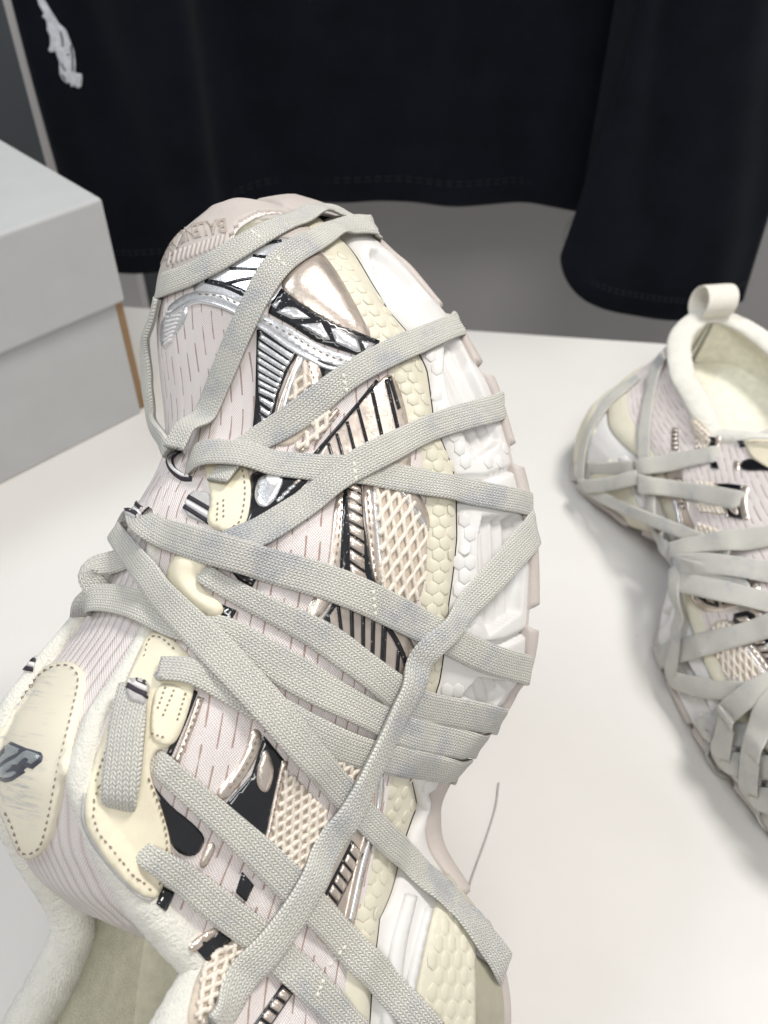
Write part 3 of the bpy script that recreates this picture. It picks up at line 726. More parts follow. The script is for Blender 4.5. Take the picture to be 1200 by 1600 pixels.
    if wrap0 or wrap1:      # the wrapped end follows the edge of the sole
        V = np.array(V); outer = (np.arange(len(V)) % 14) <= 7; sp0 = spring(V[:, 0]); fv_, fw_ = fL(V[:, 0]); up_ = np.maximum(0, V[:, 2] - sp0)
        kk = np.clip(up_ / (fw_ - sp0), 0, 1); lim = vbL(V[:, 0]) + (fv_ - vbL(V[:, 0])) * kk + np.minimum(5.5, np.where(outer, 1.3, .1) + .33 * up_)
        m_ = (V[:, 1] > 0) & (V[:, 2] < 36) & (V[:, 0] > 105); V[m_, 1] = np.minimum(V[m_, 1], lim[m_])
    if register == 'later': sh.pending.append(BVHTree.FromPolygons([Vector(v) for v in V], F))
    elif register: sh.laces.append(BVHTree.FromPolygons([Vector(v) for v in V], F))
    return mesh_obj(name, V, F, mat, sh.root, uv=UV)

def heel_pods():
    parts = []
    for S, O, sd in ((SL, OL_, 1), (SM, OM_, -1)):
        idx = np.where(S[:, 0] < 60)[0]; u = S[idx, 0]; n = len(idx); rows = []
        for q, off in ((.16, -1), (.17, 1.4), (.3, 3.2), (.46, 3.6), (.6, 3.2), (.70, 2.0), (.71, -1)):
            ee = smooth01((60 - u) / 6.0); rows.append(wall_pt(S[idx], O[idx], np.full(n, q), off * ee - 1.2 * (1 - ee)))
        parts.append((np.array(rows).reshape(-1, 3), grid_faces(7, n, sd < 0)))
    part('heel_bumper', *join(*parts), 'hex_rubber', s1)
heel_pods()
def pull_tab():
    a = np.linspace(-.42 * math.pi, 1.42 * math.pi, 44); C = np.stack([14 - 9 * np.sin(a) * 0 + 9 * np.cos(a), np.full(44, 2.0), 139 + 19 * np.sin(a)], 1)
    N = np.stack([np.cos(a), np.zeros(44), np.sin(a)], 1); V, F, UV = ribbon(C, N, 17.0, 1.3, 12); part('pull_tab', V, F, 'pull_tape', s1)
pull_tab()

# ------------------------------------------------------------------ overlays of the upper
PT = lambda *a, **k: patch(s1, *a, **k)
LN = lambda *a, **k: line(s1, *a, **k)
def zz(o, k, pts): return [(o[0] + x / k, o[1] + y / k) for x, y in pts]
Z3 = lambda *p: zz((400, 480), 4.615, p)
Z4 = lambda *p: zz((380, 720), 4.0, p)
Z5 = lambda *p: zz((440, 940), 5.4545, p)
def lerp(a, b, t): return (a[0] + (b[0] - a[0]) * t, a[1] + (b[1] - a[1]) * t)
# rubber toe cap: the part of the vamp in front of the first lace
cut = np.array([s1.cast(*p)[0] for p in [(248, 452), (300, 432), (350, 402), (385, 368), (433, 338), (472, 326)]])
cut = cut[np.argsort(cut[:, 1])]
def toe_cap():
    nU = len(US); nb = nU * NJ; P = np.array(UPV); keep = []; lim = lambda v: I_(v, cut[:, 1], cut[:, 0])
    for f in UPF:
        c = P[list(f)].mean(0)
        if c[0] > lim(c[1]) - .5 and c[1] < cut[-1, 1] + 12: keep.append(f)
    ids = sorted({i for f in keep for i in f}); mp = {i: k for k, i in enumerate(ids)}
    ctr = np.array([270, -14, 45.0]); nr = {i: np.zeros(3) for i in ids}
    for f in keep:
        a, b, c, d = P[list(f)]; n_ = np.cross(c - a, d - b); n_ = n_ / (np.linalg.norm(n_) + 1e-9); n_ = n_ if n_ @ (P[f[0]] - ctr) > 0 else -n_
        for i in f: nr[i] += n_
    V = [P[i] + unit(nr[i][None])[0] * .8 for i in ids]; F = [tuple(mp[i] for i in f) for f in keep]
    cnt = {}
    for f in F:
        for a, b in zip(f, f[1:] + f[:1]): cnt[(a, b)] = cnt.get((a, b), 0) + 1
    be = [e for e in cnt if (e[1], e[0]) not in cnt]; low = {}
    for e in be:
        for i in e:
            if i not in low: low[i] = len(V); V.append(P[ids[i]] - unit(nr[ids[i]][None])[0] * .5)
    for a, b in be: F.append((b, a, low[a], low[b]))
    return part('toe_cap', V, F, 'taupe_rubber', s1)
toe_cap()
# raised print on the toe cap, read from the front of the shoe
def text_mesh(s_, size):
    cu = bpy.data.curves.new('txt', 'FONT'); cu.body = s_; cu.size = size; cu.resolution_u = 3; cu.offset = .02 * size
    ob = bpy.data.objects.new('txt', cu); COL.objects.link(ob); bpy.context.view_layer.update()
    me = bpy.data.meshes.new_from_object(ob.evaluated_get(bpy.context.evaluated_depsgraph_get())); bpy.data.objects.remove(ob)
    bm = bmesh.new(); bm.from_mesh(me); bmesh.ops.remove_doubles(bm, verts=bm.verts, dist=1e-4); bmesh.ops.triangulate(bm, faces=bm.faces)
    V = [tuple(v.co) for v in bm.verts]; F = [tuple(v.index for v in f.verts) for f in bm.faces]; bm.free(); return V, F
def text_on(sh, s_, fn, mat, th, name, lift):
    V, F = text_mesh(s_, 1.0); w = max(v[0] for v in V); out = []
    for v in V:
        p, n = sh.cast(*fn(v[0] / w, v[1])); out.append((p, n))
    n = len(V); VV = [p + q * (lift + th) for p, q in out] + [p + q * (lift - .4) for p, q in out]; FF = []
    cnt = set()
    for f in F:
        a, b, c = [VV[i] for i in f]; f = f if np.cross(b - a, c - a) @ out[f[0]][1] > 0 else f[::-1]
        FF.append(f)
        for i in range(3): cnt.add((f[i], f[(i + 1) % 3]))
    for a, b in list(cnt):
        if (b, a) not in cnt: FF.append((b, a, a + n, b + n))
    return mesh_obj(name, VV, FF, mat, sh.root, smooth=False)
tp = catmull([(356, 346), (325, 350), (300, 356), (278, 365), (258, 386), (248, 412)], 60)
def toe_txt(t, y):
    t = min(max(t, 0), 1) * 59; i = min(int(t), 58); p = tp[i] + (tp[i + 1] - tp[i]) * (t - i); d = unit((tp[i + 1] - tp[i])[None])[0]
    return p + np.array([d[1], -d[0]]) * -(y * 26.0) * -1 * -1
def toe_txt(t, y):
    t = min(max(t, 0), 1) * 59; i = min(int(t), 58); p = tp[i] + (tp[i + 1] - tp[i]) * (t - i); d = unit((tp[i + 1] - tp[i])[None])[0]
    nrm = np.array([d[1], -d[0]]); nrm = nrm if nrm[1] > 0 else -nrm
    return p + nrm * y * 30.0
text_on(s1, 'BALENCIAGA', toe_txt, 'taupe_dark', .3, 'toe_print', .8)
for i in range(13):     # ribbed texture of the toe cap below the print
    x = 262 + i * 7.2; LN('toe_rib', [(x + 4, 418 - i * 2.6), (x + 9, 396 - i * 2.4)], 3.0, 'taupe_rubber', 1.5, step=5)
PT('toe_inset', [(365, 376), (374, 359), (400, 343), (436, 335), (445, 345), (420, 365), (385, 388)], 'smoke_rubber', .9)
# silver front panel with dark lines
PT('toe_panel', [(290, 455), (340, 415), (430, 355), (475, 350), (462, 400), (436, 470), (405, 480), (350, 470)], 'silver', .45)
for p, w_ in (([(360, 421), (385, 421), (410, 423)], 4), ([(396, 401), (424, 404)], 4), ([(354, 445), (380, 438), (412, 434)], 4.5), ([(405, 385), (440, 378)], 4), ([(322, 440), (353, 447), (385, 461), (412, 478)], [7, 9, 11, 11])): LN('toe_line', p, w_, 'black', .75)
PT('mudguard_band', [(262, 480), (300, 455), (343, 457), (380, 472), (420, 496), (453, 512), (484, 532), (517, 549), (556, 560), (590, 562), (580, 580), (540, 575), (515, 573), (483, 558), (450, 538), (413, 511), (367, 484), (333, 472), (303, 470), (268, 492)], 'silver', .85)
LN('mudguard_piping', [(268, 494), (303, 473), (333, 475), (367, 488), (413, 515), (450, 542), (483, 561), (515, 576), (560, 580)], 6, 'silver', 1.3)
stitches(s1, [(312, 460), (345, 464), (385, 482), (420, 505), (455, 524), (487, 544), (520, 560), (560, 570)], 6, 5, 'thread_dark', .5, 1.0)
PT('side_rib_panel', [(297, 472), (290, 503), (267, 531), (256, 548), (250, 522), (258, 490)], 'silver', .6)
for i in range(8): LN('side_rib', [(256 + i * .5 + 2, 541 - i * 7.5), (270 + i * 2.4, 530 - i * 6.2)], 3.2, 'web_white', 1.1, step=5)
PT('toe_side_panel', [(430, 445), (478, 398), (508, 392), (588, 538), (560, 530), (533, 514), (500, 498), (467, 478)], 'champagne', .5, crown=.8, block=True)
# black lattice with silver lozenges
PT('lattice', [(440, 452), (468, 474), (502, 494), (536, 511), (592, 534), (580, 556), (565, 558), (533, 548), (493, 534), (453, 508), (420, 490), (425, 474)], 'black', .8, rnd=False)
for q in (Z3((150, 42), (230, 5), (290, 14), (395, 88), (262, 92)), Z3((320, 132), (468, 120), (535, 242), (502, 242)), Z3((534, 156), (602, 170), (722, 238), (750, 328), (720, 332), (572, 262)), Z3((752, 250), (848, 274), (782, 322)), [(424, 478), (440, 470), (432, 484)]):
    PT('lozenge', q, 'silver', 1.15, step=5, rnd=False)
# black wedge with silver bars
PT('wedge', Z3((10, 165), (50, 165), (320, 325), (250, 420), (205, 520), (160, 640), (112, 860), (20, 990), (-30, 990), (0, 700)), 'black', .7, rnd=False)
la = [(50, 188), (26, 232), (22, 300), (20, 352), (20, 404), (22, 462), (24, 516), (25, 566), (28, 626), (36, 690), (40, 768), (46, 830)]
ra = [(282, 340), (256, 394), (228, 434), (206, 470), (196, 516), (178, 552), (162, 592), (150, 628), (140, 676), (118, 752), (96, 806), (84, 866)]
for i in range(len(la) - 1):
    a0, a1, b0, b1 = la[i], la[i + 1], ra[i], ra[i + 1]; m_ = .2 if i < 8 else .28
    PT('wedge_bar', Z3(lerp(a0, a1, m_), lerp(b0, b1, m_), lerp(b0, b1, 1 - m_ * .5), lerp(a0, a1, 1 - m_ * .5)), 'silver', 1.0, step=5, rnd=False)
# beside the wedge
PT('net_backing', [(476, 556), (530, 575), (545, 590), (470, 690), (440, 700), (420, 690), (440, 640)], 'net_back', .35)
LN('wedge_rim', [(474, 556), (456, 595), (443, 640), (434, 680)], 8, 'silver', 1.0)
LN('wedge_rim', [(468, 556), (450, 598), (436, 640), (427, 690)], 4, 'champagne', 1.1)
PT('strap', Z3((335, 400), (372, 350), (445, 380), (490, 510), (420, 600), (392, 592)), 'champagne', .8)
stitches(s1, [(480, 563), (486, 580), (494, 600)], 5, 4, 'thread_dark', .5, .95)
PT('black_tab', [(496, 562), (530, 574), (512, 596), (504, 590)], 'black', .9, rnd=False)
# champagne panel with slanting black bars
PT('quarter_panel', [(486, 716), (588, 596), (614, 580), (634, 640), (642, 702), (640, 745), (560, 750), (500, 740)], 'champagne', .45)
LN('panel_line', [(492, 712), (540, 655), (588, 596)], 5.5, 'black', .95)
for a, b in (((580, 610), (600, 700)), ((558, 636), (580, 720)), ((542, 660), (558, 722)), ((526, 679), (540, 730)), ((513, 694), (522, 725)), ((602, 594), (627, 700)), ((607, 590), (622, 640))):
    LN('panel_bar', [a, b], 4.8, 'black', .95)
stitches(s1, [(530, 646), (510, 672), (488, 704)], 6, 5, 'thread_dark', .55, .75)
LN('panel_rim', [(528, 640), (500, 672), (470, 706)], 7, 'champagne', .7)
# eyelet window
PT('eyelet_surround', [(392, 735), (490, 735), (478, 758), (425, 800), (400, 815), (384, 830), (384, 800), (392, 760)], 'gloss_black', .55)
PT('eyelet_window', [(399, 768), (407, 744), (448, 742), (432, 780), (418, 795), (405, 792), (399, 782)], 'silver', .95)
LN('eyelet_ring', [(424, 760), (418, 752), (424, 742), (433, 744), (436, 752), (430, 760), (424, 760)], 3.5, 'web_white', 1.3, step=4)
for q in range(6): LN('ladder_bar', [(433 + q * 9, 785 - q * 9), (443 + q * 9, 778 - q * 9)], 4.5, 'silver' if q < 3 else 'champagne', 1.0, step=4)
# cream leather eyelet tab
PT('leather_tab', [(328, 692), (353, 688), (376, 706), (395, 752), (389, 815), (371, 838), (330, 826), (325, 815), (334, 780), (318, 722)], 'cream_leather', 1.4, block=True)
stitches(s1, [(340, 700), (360, 702), (378, 730), (385, 770), (378, 815), (364, 828)], 5, 4, 'thread_dark', .5, 1.6)
stitches(s1, [(352, 785), (352, 818)], 4, 4, 'thread_dark', .5, 1.6); stitches(s1, [(343, 790), (342, 822)], 4, 4, 'thread_dark', .5, 1.6)
# gold ladder and its stitched rims
PT('ladder_rim', [(524, 765), (544, 752), (536, 880), (524, 925), (500, 968), (474, 970), (500, 920), (514, 880)], 'champagne', .7)
stitches(s1, [(535, 770), (527, 850), (521, 885)], 7, 6, 'thread_dark', .55, .85)
PT('ladder_base', [(536, 750), (563, 738), (567, 820), (584, 912), (572, 925), (540, 910), (530, 890)], 'black', .9, rnd=False, block=True)
ll = [(668, 130), (650, 182), (646, 240), (650, 306), (655, 386), (660, 460), (660, 545), (660, 630), (665, 720)]; lr = [(728, 165), (730, 212), (732, 288), (737, 350), (742, 430), (747, 514), (747, 600), (750, 694), (770, 770)]
for i in range(8): PT('ladder_cell', Z4(lerp(ll[i], ll[i + 1], .16), lerp(lr[i], lr[i + 1], .16), lerp(lr[i], lr[i + 1], .9), lerp(ll[i], ll[i + 1], .9)), 'champagne', 1.35, step=5, rnd=False)
PT('stitched_rim', [(564, 740), (581, 748), (588, 840), (597, 925), (582, 908), (572, 830)], 'champagne', .95)
LN('rim_piping', [(583, 752), (589, 840), (598, 925)], 5, 'silver', 1.2)
stitches(s1, [(572, 758), (576, 820), (582, 880), (588, 910)], 7, 6, 'thread_dark', .6, 1.15)
PT('net_backing', [(578, 748), (625, 748), (650, 790), (668, 835), (664, 905), (652, 945), (620, 945), (590, 925)], 'net_back', .35)
PT('net_strap', [(616, 752), (642, 756), (668, 800), (668, 838), (656, 815), (636, 785)], 'champagne', 1.0)
LN('rim_piping', [(619, 758), (640, 790), (664, 828)], 4, 'silver', 1.5)
# lower champagne panel
PT('quarter_panel', [(470, 965), (496, 922), (560, 935), (610, 962), (645, 1000), (654, 1050), (646, 1085), (560, 1050), (500, 990)], 'champagne', .45)
for p, w_ in ((((524, 942), (510, 962), (496, 984)), 7), (((511, 960), (517, 998)), 5), (((527, 944), (535, 1008)), 5), (((548, 950), (550, 1020)), 5.5), (((566, 958), (566, 1030)), 5.5), (((582, 965), (580, 1036)), 5.5), (((599, 974), (596, 1044)), 7.5), (((598, 972), (614, 995), (625, 1017), (633, 1041), (628, 1060)), 7), (((621, 1016), (618, 1055)), 4.5)):
    LN('panel_bar', list(p), w_, 'black', .95)
stitches(s1, [(492, 940), (480, 962)], 8, 6, 'thread_pale', .9, .8)
# cream eyelet tunnel
PT('eyelet_tunnel', [(262, 905), (272, 872), (290, 862), (322, 872), (328, 886), (308, 902), (320, 922), (347, 942), (352, 956), (338, 968), (308, 956), (278, 928)], 'cream_leather', 1.6, crown=1.6, block=True)
PT('black_tab', [(355, 884), (405, 898), (394, 918), (372, 906)], 'gloss_black', .6, rnd=False)
PT('black_tab', [(346, 944), (370, 954), (358, 976), (342, 966)], 'gloss_black', .7, rnd=False)
LN('tab_mark', [(358, 952), (352, 957), (358, 962), (353, 968)], 2.5, 'silver', 1.0, step=3)
stitches(s1, [(380, 905), (392, 912), (400, 917)], 6, 4, 'thread_dark', .6, .5)
# long cream eyestay with stitched tab
PT('eyestay', [(215, 1030), (234, 988), (258, 990), (282, 1010), (308, 1036), (303, 1092), (271, 1168), (240, 1172), (232, 1205), (249, 1251), (268, 1318), (264, 1352), (249, 1394), (238, 1406), (212, 1394), (163, 1338), (134, 1286), (133, 1235), (163, 1152), (196, 1075)], 'cream_leather', 1.3, block=True)
PT('eyestay_edge', strip_poly([(133, 1240), (134, 1286), (163, 1338), (212, 1394), (236, 1406)], 6), 'web_grey', 1.0, rnd=False)
stitches(s1, [(226, 1030), (240, 1000), (256, 1000), (280, 1022)], 5, 4, 'thread_dark', .5, 1.5)
stitches(s1, [(212, 1075), (176, 1155), (148, 1235), (149, 1284), (176, 1330), (220, 1382), (238, 1394)], 6, 5, 'thread_dark', .5, 1.5)
stitches(s1, [(232, 1215), (250, 1262), (260, 1312), (256, 1350), (245, 1388)], 6, 5, 'thread_dark', .5, 1.5)
PT('stitched_tab', [(250, 1066), (304, 1084), (282, 1150), (266, 1168), (235, 1160), (238, 1110)], 'cream_leather', 2.0, block=True)
for a, b in (((262, 1078), (246, 1118)), ((275, 1082), (256, 1122)), ((292, 1086), (276, 1135)), ((238, 1148), (264, 1156))): stitches(s1, [a, b], 4, 4, 'thread_dark', .5, 2.2)
# black patent and champagne pieces lower on the quarter
PT('patent_panel', [(226, 1208), (262, 1256), (302, 1286), (324, 1312), (302, 1342), (266, 1326), (248, 1255)], 'gloss_black', .6)
LN('patent_edge', [(305, 1080), (290, 1120), (264, 1180)], 9, 'gloss_black', .9)
LN('stitched_strip', [(314, 1090), (300, 1130), (276, 1190)], 11, 'champagne', .7); stitches(s1, [(315, 1092), (301, 1130), (280, 1182)], 6, 5, 'thread_dark', .6, .85)
PT('curved_strip', [(394, 1134), (412, 1148), (398, 1190), (370, 1230), (348, 1254), (334, 1236), (366, 1206), (384, 1170)], 'champagne', .7)
stitches(s1, [(402, 1148), (386, 1190), (356, 1232)], 6, 5, 'thread_dark', .55, .85)
PT('patent_panel', [(412, 1150), (442, 1186), (414, 1316), (382, 1290), (352, 1256), (393, 1211)], 'gloss_black', .85, rnd=False)
PT('teardrop', [(413, 1160), (428, 1200), (418, 1238), (404, 1234), (397, 1212)], 'champagne', 1.2)
LN('stitched_strip', [(444, 1188), (430, 1250), (416, 1320)], 10, 'champagne', 1.0); stitches(s1, [(443, 1195), (430, 1250), (419, 1308)], 6, 5, 'thread_dark', .55, 1.15)
PT('net_backing', [(446, 1196), (480, 1236), (515, 1270), (500, 1330), (465, 1375), (430, 1340), (414, 1318)], 'net_back', .35)
PT('net_backing', [(474, 1146), (566, 1188), (555, 1230), (532, 1242)], 'net_back', .35)
PT('stitched_strip', [(308, 1350), (328, 1312), (338, 1322), (320, 1358)], 'champagne', .8)
PT('patent_panel', [(378, 1362), (396, 1382), (384, 1408), (368, 1394)], 'gloss_black', .8, rnd=False)
PT('patent_panel', [(254, 1384), (272, 1394), (258, 1424), (244, 1412)], 'gloss_black', .8, rnd=False)
PT('curved_strip', [(290, 1476), (335, 1446), (346, 1452), (312, 1480), (300, 1490)], 'champagne', .7)
PT('patent_panel', [(303, 1480), (342, 1450), (362, 1468), (324, 1504)], 'gloss_black', .6, rnd=False)
PT('net_backing', [(318, 1500), (366, 1462), (400, 1490), (330, 1600), (290, 1612), (296, 1560)], 'net_back', .35)
# lower lateral panel with printed ladders
PT('rear_panel', [(556, 1195), (603, 1203), (594, 1280), (571, 1352), (549, 1468), (520, 1490), (480, 1450), (500, 1380), (545, 1290)], 'champagne', .4)
for sx in (0, 1): LN('rim_piping', [(594 - sx * 12, 1206), (588 - sx * 10, 1270), (566 - sx * 9, 1345), (545 - sx * 9, 1440)], 4.5, 'silver' if sx == 0 else 'champagne', 1.0)
def ladder(a0, a1, b0, b1, n):
    PT('ladder_base', [a0, a1, b1, b0], 'black', .7, rnd=False, block=True)
    for i in range(n):
        t0, t1 = (i + .14) / n, (i + .86) / n; q = lambda t, s_: lerp(lerp(a0, a1, t), lerp(b0, b1, t), s_)
        PT('ladder_cell', [q(t0, .14), q(t1, .14), q(t1, .86), q(t0, .86)], 'champagne', 1.1, step=5, rnd=False)
ladder((500, 1408), (548, 1312), (519, 1430), (566, 1334), 6)
ladder((392, 1606), (452, 1522), (410, 1620), (470, 1534), 5)
# net over the backings
def net(poly, cw, ch, tilt, name='open_mesh', rad=.66):
    V, F = [], []; P = np.asarray(poly, float); c = P.mean(0); ct, st = math.cos(tilt), math.sin(tilt); R_ = np.array([[ct, -st], [st, ct]])
    ext = np.abs(P - c).max() * 1.5; nx, ny = int(ext / cw) + 2, int(ext / ch) + 2
    for i in range(-nx, nx + 1):
        pts = []
        for j in range(-ny * 4, ny * 4 + 1):
            y = j * ch / 4; ph = (y / ch + (0 if i % 2 == 0 else .5)) % 1.0
            x = i * cw + (abs(ph - .5) * 2 - .5) * cw * .92 + .25 * cw * math.sin(2 * math.pi * ph) * 0
            # flatten into the shared legs of an elongated hexagon
            tri = abs(ph - .5) * 2; tri = smooth01((tri - .34) / .32); pts.append(c + R_ @ np.array([i * cw + (tri - .5) * cw * .96, y]))
        pts = np.array(pts); run = []
        for p in list(resample(catmull(pts, len(pts) * 2), 3.2)) + [None]:
            if p is not None and inside(P, *p): run.append(p); continue
            if len(run) > 3:
                H = [s1.cast(*q) for q in run]; C = np.array([h[0] + h[1] * .75 for h in H]); v, f = tube(C, rad * (.9 + .3 * rng.rand()), 6, .35); b = len(V); V += list(v); F += [tuple(k + b for k in q) for q in f]
            run = []
    if F: o = part(name, V, F, 'net_yarn', s1); o['kind'] = 'stuff'
net([(582, 752), (622, 752), (650, 792), (664, 832), (662, 905), (650, 940), (620, 938), (594, 920)], 8.4, 40, .22)
net([(446, 1198), (480, 1236), (512, 1270), (496, 1330), (465, 1370), (430, 1336), (418, 1318)], 7, 28, .5, rad=.6)
net([(476, 1148), (564, 1188), (552, 1230), (532, 1240)], 7, 28, .5, rad=.6)
net([(476, 560), (488, 600), (474, 640), (440, 690), (430, 680), (446, 640)], 8.5, 34, .45)
net([(500, 650), (528, 640), (500, 690), (470, 710), (460, 700)], 8.5, 34, .45)
net([(320, 1502), (364, 1466), (396, 1490), (330, 1596), (298, 1600)], 7.5, 30, .6, rad=.6)
# heel pods on the sole
PT('heel_pod', [(696, 1368), (746, 1430), (738, 1500), (738, 1625), (636, 1625), (644, 1560), (670, 1437)], 'hex_rubber', 1.6, rnd=False, crown=.4, block=True)
PT('heel_insert', [(737, 1490), (786, 1530), (792, 1625), (738, 1625)], 'smoke_rubber', 1.2, rnd=False, block=True)
PT('sole_rib', strip_poly([(640, 1400), (622, 1470), (612, 1540), (606, 1610)], [18, 22, 24, 24]), 'foam_white', 1.6, rnd=False, crown=.6)
PT('sole_rib', strip_poly([(668, 1420), (650, 1490), (636, 1560), (630, 1610)], [10, 12, 12, 12]), 'foam_white', 1.8, rnd=False, crown=.4)
# honeycomb studs
def stud_mesh(nm, sx, sy, hgt, mat):
    V = []; F = []
    for r, h in ((1.0, -.25), (.96, .6), (.86, 1.0)):
        for k in range(6):
            a = math.pi / 6 + k * math.pi / 3; V.append((math.cos(a) * r * sx * MM, math.sin(a) * r * sy * MM, h * hgt * MM))
    V.append((0, 0, 1.04 * hgt * MM))
    for a in range(2):
        for k in range(6): F.append((a * 6 + k, a * 6 + (k + 1) % 6, (a + 1) * 6 + (k + 1) % 6, (a + 1) * 6 + k))
    for k in range(6): F.append((12 + k, 12 + (k + 1) % 6, 18))
    me = bpy.data.meshes.new(nm); me.from_pydata(V, [], F); me.materials.append(MT[mat]); me.polygons.foreach_set('use_smooth', [True] * len(F)); return me
SM_C = stud_mesh('hex_stud', 2.05, 2.05, .25, 'hex_rubber'); SM_W = stud_mesh('hex_stud_white', 2.0, 2.5, .3, 'foam_white'); SM_H = stud_mesh('hex_stud_heel', 1.75, 2.6, .34, 'hex_rubber')
def studs(poly, px, me, parent, ratio=.866, lift=0.0, phase=0.0, bvh=None):
    P = np.asarray(poly, float); y = P[:, 1].min() + phase; r = 0; n = 0
    while y < P[:, 1].max():
        x = P[:, 0].min() + (px * .5 if r % 2 else 0)
        while x < P[:, 0].max():
            if inside(P, x, y) and edge_dist(P, [(x, y)])[0] > px * .22 and y < 1610:
                p, nn = s1.cast(x, y); p2, _ = s1.cast(x, y - 12); T = p2 - p; T = unit((T - nn * (T @ nn))[None])[0]; S = np.cross(T, nn)
                o = bpy.data.objects.new('hex_stud', me); COL.objects.link(o); o.parent = parent
                M = Matrix(((S[0], T[0], nn[0]), (S[1], T[1], nn[1]), (S[2], T[2], nn[2]))).to_4x4(); M.translation = Vector((p + nn * lift) * MM); o.matrix_local = M; n += 1
            x += px
        y += px * ratio; r += 1
    return n
studs([(505, 395), (545, 382), (590, 457), (638, 505), (662, 560), (676, 640), (716, 737), (716, 787), (706, 931), (686, 1083), (650, 1180), (600, 1200), (625, 1110), (646, 1010), (658, 936), (666, 857), (666, 779), (655, 710), (639, 657), (615, 590), (569, 507), (542, 457)], 20, SM_C, hexb)
studs([(603, 1200), (648, 1200), (656, 1258), (632, 1325), (596, 1430), (585, 1520), (545, 1520), (549, 1465), (571, 1350), (593, 1276)], 22, SM_C, hexb)
studs([(548, 384), (574, 384), (578, 412), (600, 455), (625, 478), (660, 480), (690, 480), (640, 505), (590, 455)], 17, SM_W, mid, 1.1)
studs([(664, 540), (690, 535), (690, 590), (702, 640), (722, 690), (738, 722), (775, 702), (800, 690), (800, 720), (760, 742), (720, 738), (678, 640)], 18, SM_W, mid, 1.15)
studs([(718, 790), (746, 800), (744, 884), (748, 965), (764, 1000), (740, 1010), (700, 1010), (710, 930)], 17, SM_W, mid, 1.3)
studs([(692, 1060), (742, 1062), (716, 1092), (690, 1090)], 17, SM_W, mid, 1.2)
studs([(662, 1212), (690, 1208), (676, 1245), (660, 1258)], 18, SM_W, mid, 1.2)
studs([(698, 1374), (742, 1430), (734, 1500), (734, 1620), (640, 1620), (648, 1560), (672, 1440)], 19.5, SM_H, mid, 1.28, 1.75)
# tongue patch and emblem
TPATCH = [(58, 1059), (80, 1040), (110, 1035), (130, 1045), (136, 1066), (124, 1125), (104, 1207), (83, 1312), (58, 1341), (36, 1335), (26, 1315), (8, 1271), (-14, 1250), (-20, 1170), (25, 1106)]
tpatch = PT('tongue_patch', TPATCH, 'hairy', 1.4)
stitches(s1, [(35, 1106), (62, 1066), (84, 1048), (110, 1044), (124, 1054), (127, 1072), (115, 1125), (95, 1207), (75, 1306), (56, 1328), (40, 1324), (28, 1290), (14, 1262)], 6, 5, 'thread_dark', .5, 1.55)
EMB = lambda *p: zz((0, 1120), 8.571, p)
PT('emblem_outline', EMB((72, 475), (110, 438), (150, 400), (222, 346), (422, 434), (462, 443), (612, 488), (642, 540), (622, 612), (502, 708), (432, 684), (388, 716), (414, 745), (232, 852), (150, 868), (-40, 800), (-60, 620), (30, 560)), 'emblem_dark', 1.9, step=4, rnd=False, parent=tpatch)
PT('emblem_face', EMB((130, 412), (200, 380), (378, 455), (330, 500), (200, 560), (100, 630), (-30, 700), (-30, 640), (60, 590), (150, 500), (165, 455)), 'emblem_grey', 2.3, step=4, rnd=False, parent=tpatch)
PT('emblem_face', EMB((400, 478), (455, 465), (595, 515), (608, 545), (590, 585), (505, 645), (440, 628), (470, 585), (430, 560), (370, 600), (330, 650), (260, 650), (240, 690), (180, 725), (175, 745), (260, 728), (345, 740), (240, 800), (150, 815), (20, 760), (40, 715), (150, 640), (300, 560)), 'emblem_grey', 2.3, step=4, rnd=False, parent=tpatch)

# ------------------------------------------------------------------ laces of the tipped sneaker, bottom-most strand first
LC = lambda *a, **k: lace(s1, *a, **k)
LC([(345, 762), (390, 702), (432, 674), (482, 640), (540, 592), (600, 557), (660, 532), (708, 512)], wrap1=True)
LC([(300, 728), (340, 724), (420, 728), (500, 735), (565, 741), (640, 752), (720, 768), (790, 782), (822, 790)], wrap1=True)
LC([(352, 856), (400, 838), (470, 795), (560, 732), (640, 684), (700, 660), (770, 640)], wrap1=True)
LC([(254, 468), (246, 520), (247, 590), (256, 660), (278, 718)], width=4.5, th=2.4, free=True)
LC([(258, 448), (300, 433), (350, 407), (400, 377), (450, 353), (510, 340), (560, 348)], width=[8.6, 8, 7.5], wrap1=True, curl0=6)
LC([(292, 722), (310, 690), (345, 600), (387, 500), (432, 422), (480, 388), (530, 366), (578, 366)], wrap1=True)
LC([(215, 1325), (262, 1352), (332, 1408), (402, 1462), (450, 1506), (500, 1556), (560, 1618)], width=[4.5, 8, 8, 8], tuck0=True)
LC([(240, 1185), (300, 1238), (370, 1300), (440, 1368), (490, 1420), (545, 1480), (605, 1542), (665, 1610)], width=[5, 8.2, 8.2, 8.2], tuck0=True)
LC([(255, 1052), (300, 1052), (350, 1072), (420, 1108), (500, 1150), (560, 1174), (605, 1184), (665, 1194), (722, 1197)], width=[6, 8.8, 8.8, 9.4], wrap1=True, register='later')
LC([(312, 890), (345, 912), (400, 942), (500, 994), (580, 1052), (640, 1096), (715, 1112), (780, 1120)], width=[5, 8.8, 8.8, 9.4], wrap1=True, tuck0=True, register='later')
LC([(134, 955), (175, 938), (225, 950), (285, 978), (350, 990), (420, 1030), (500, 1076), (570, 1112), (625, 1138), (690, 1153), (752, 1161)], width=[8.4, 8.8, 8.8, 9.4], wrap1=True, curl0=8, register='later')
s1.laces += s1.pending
LC([(205, 872), (180, 890), (156, 925)], width=7, curl1=6)
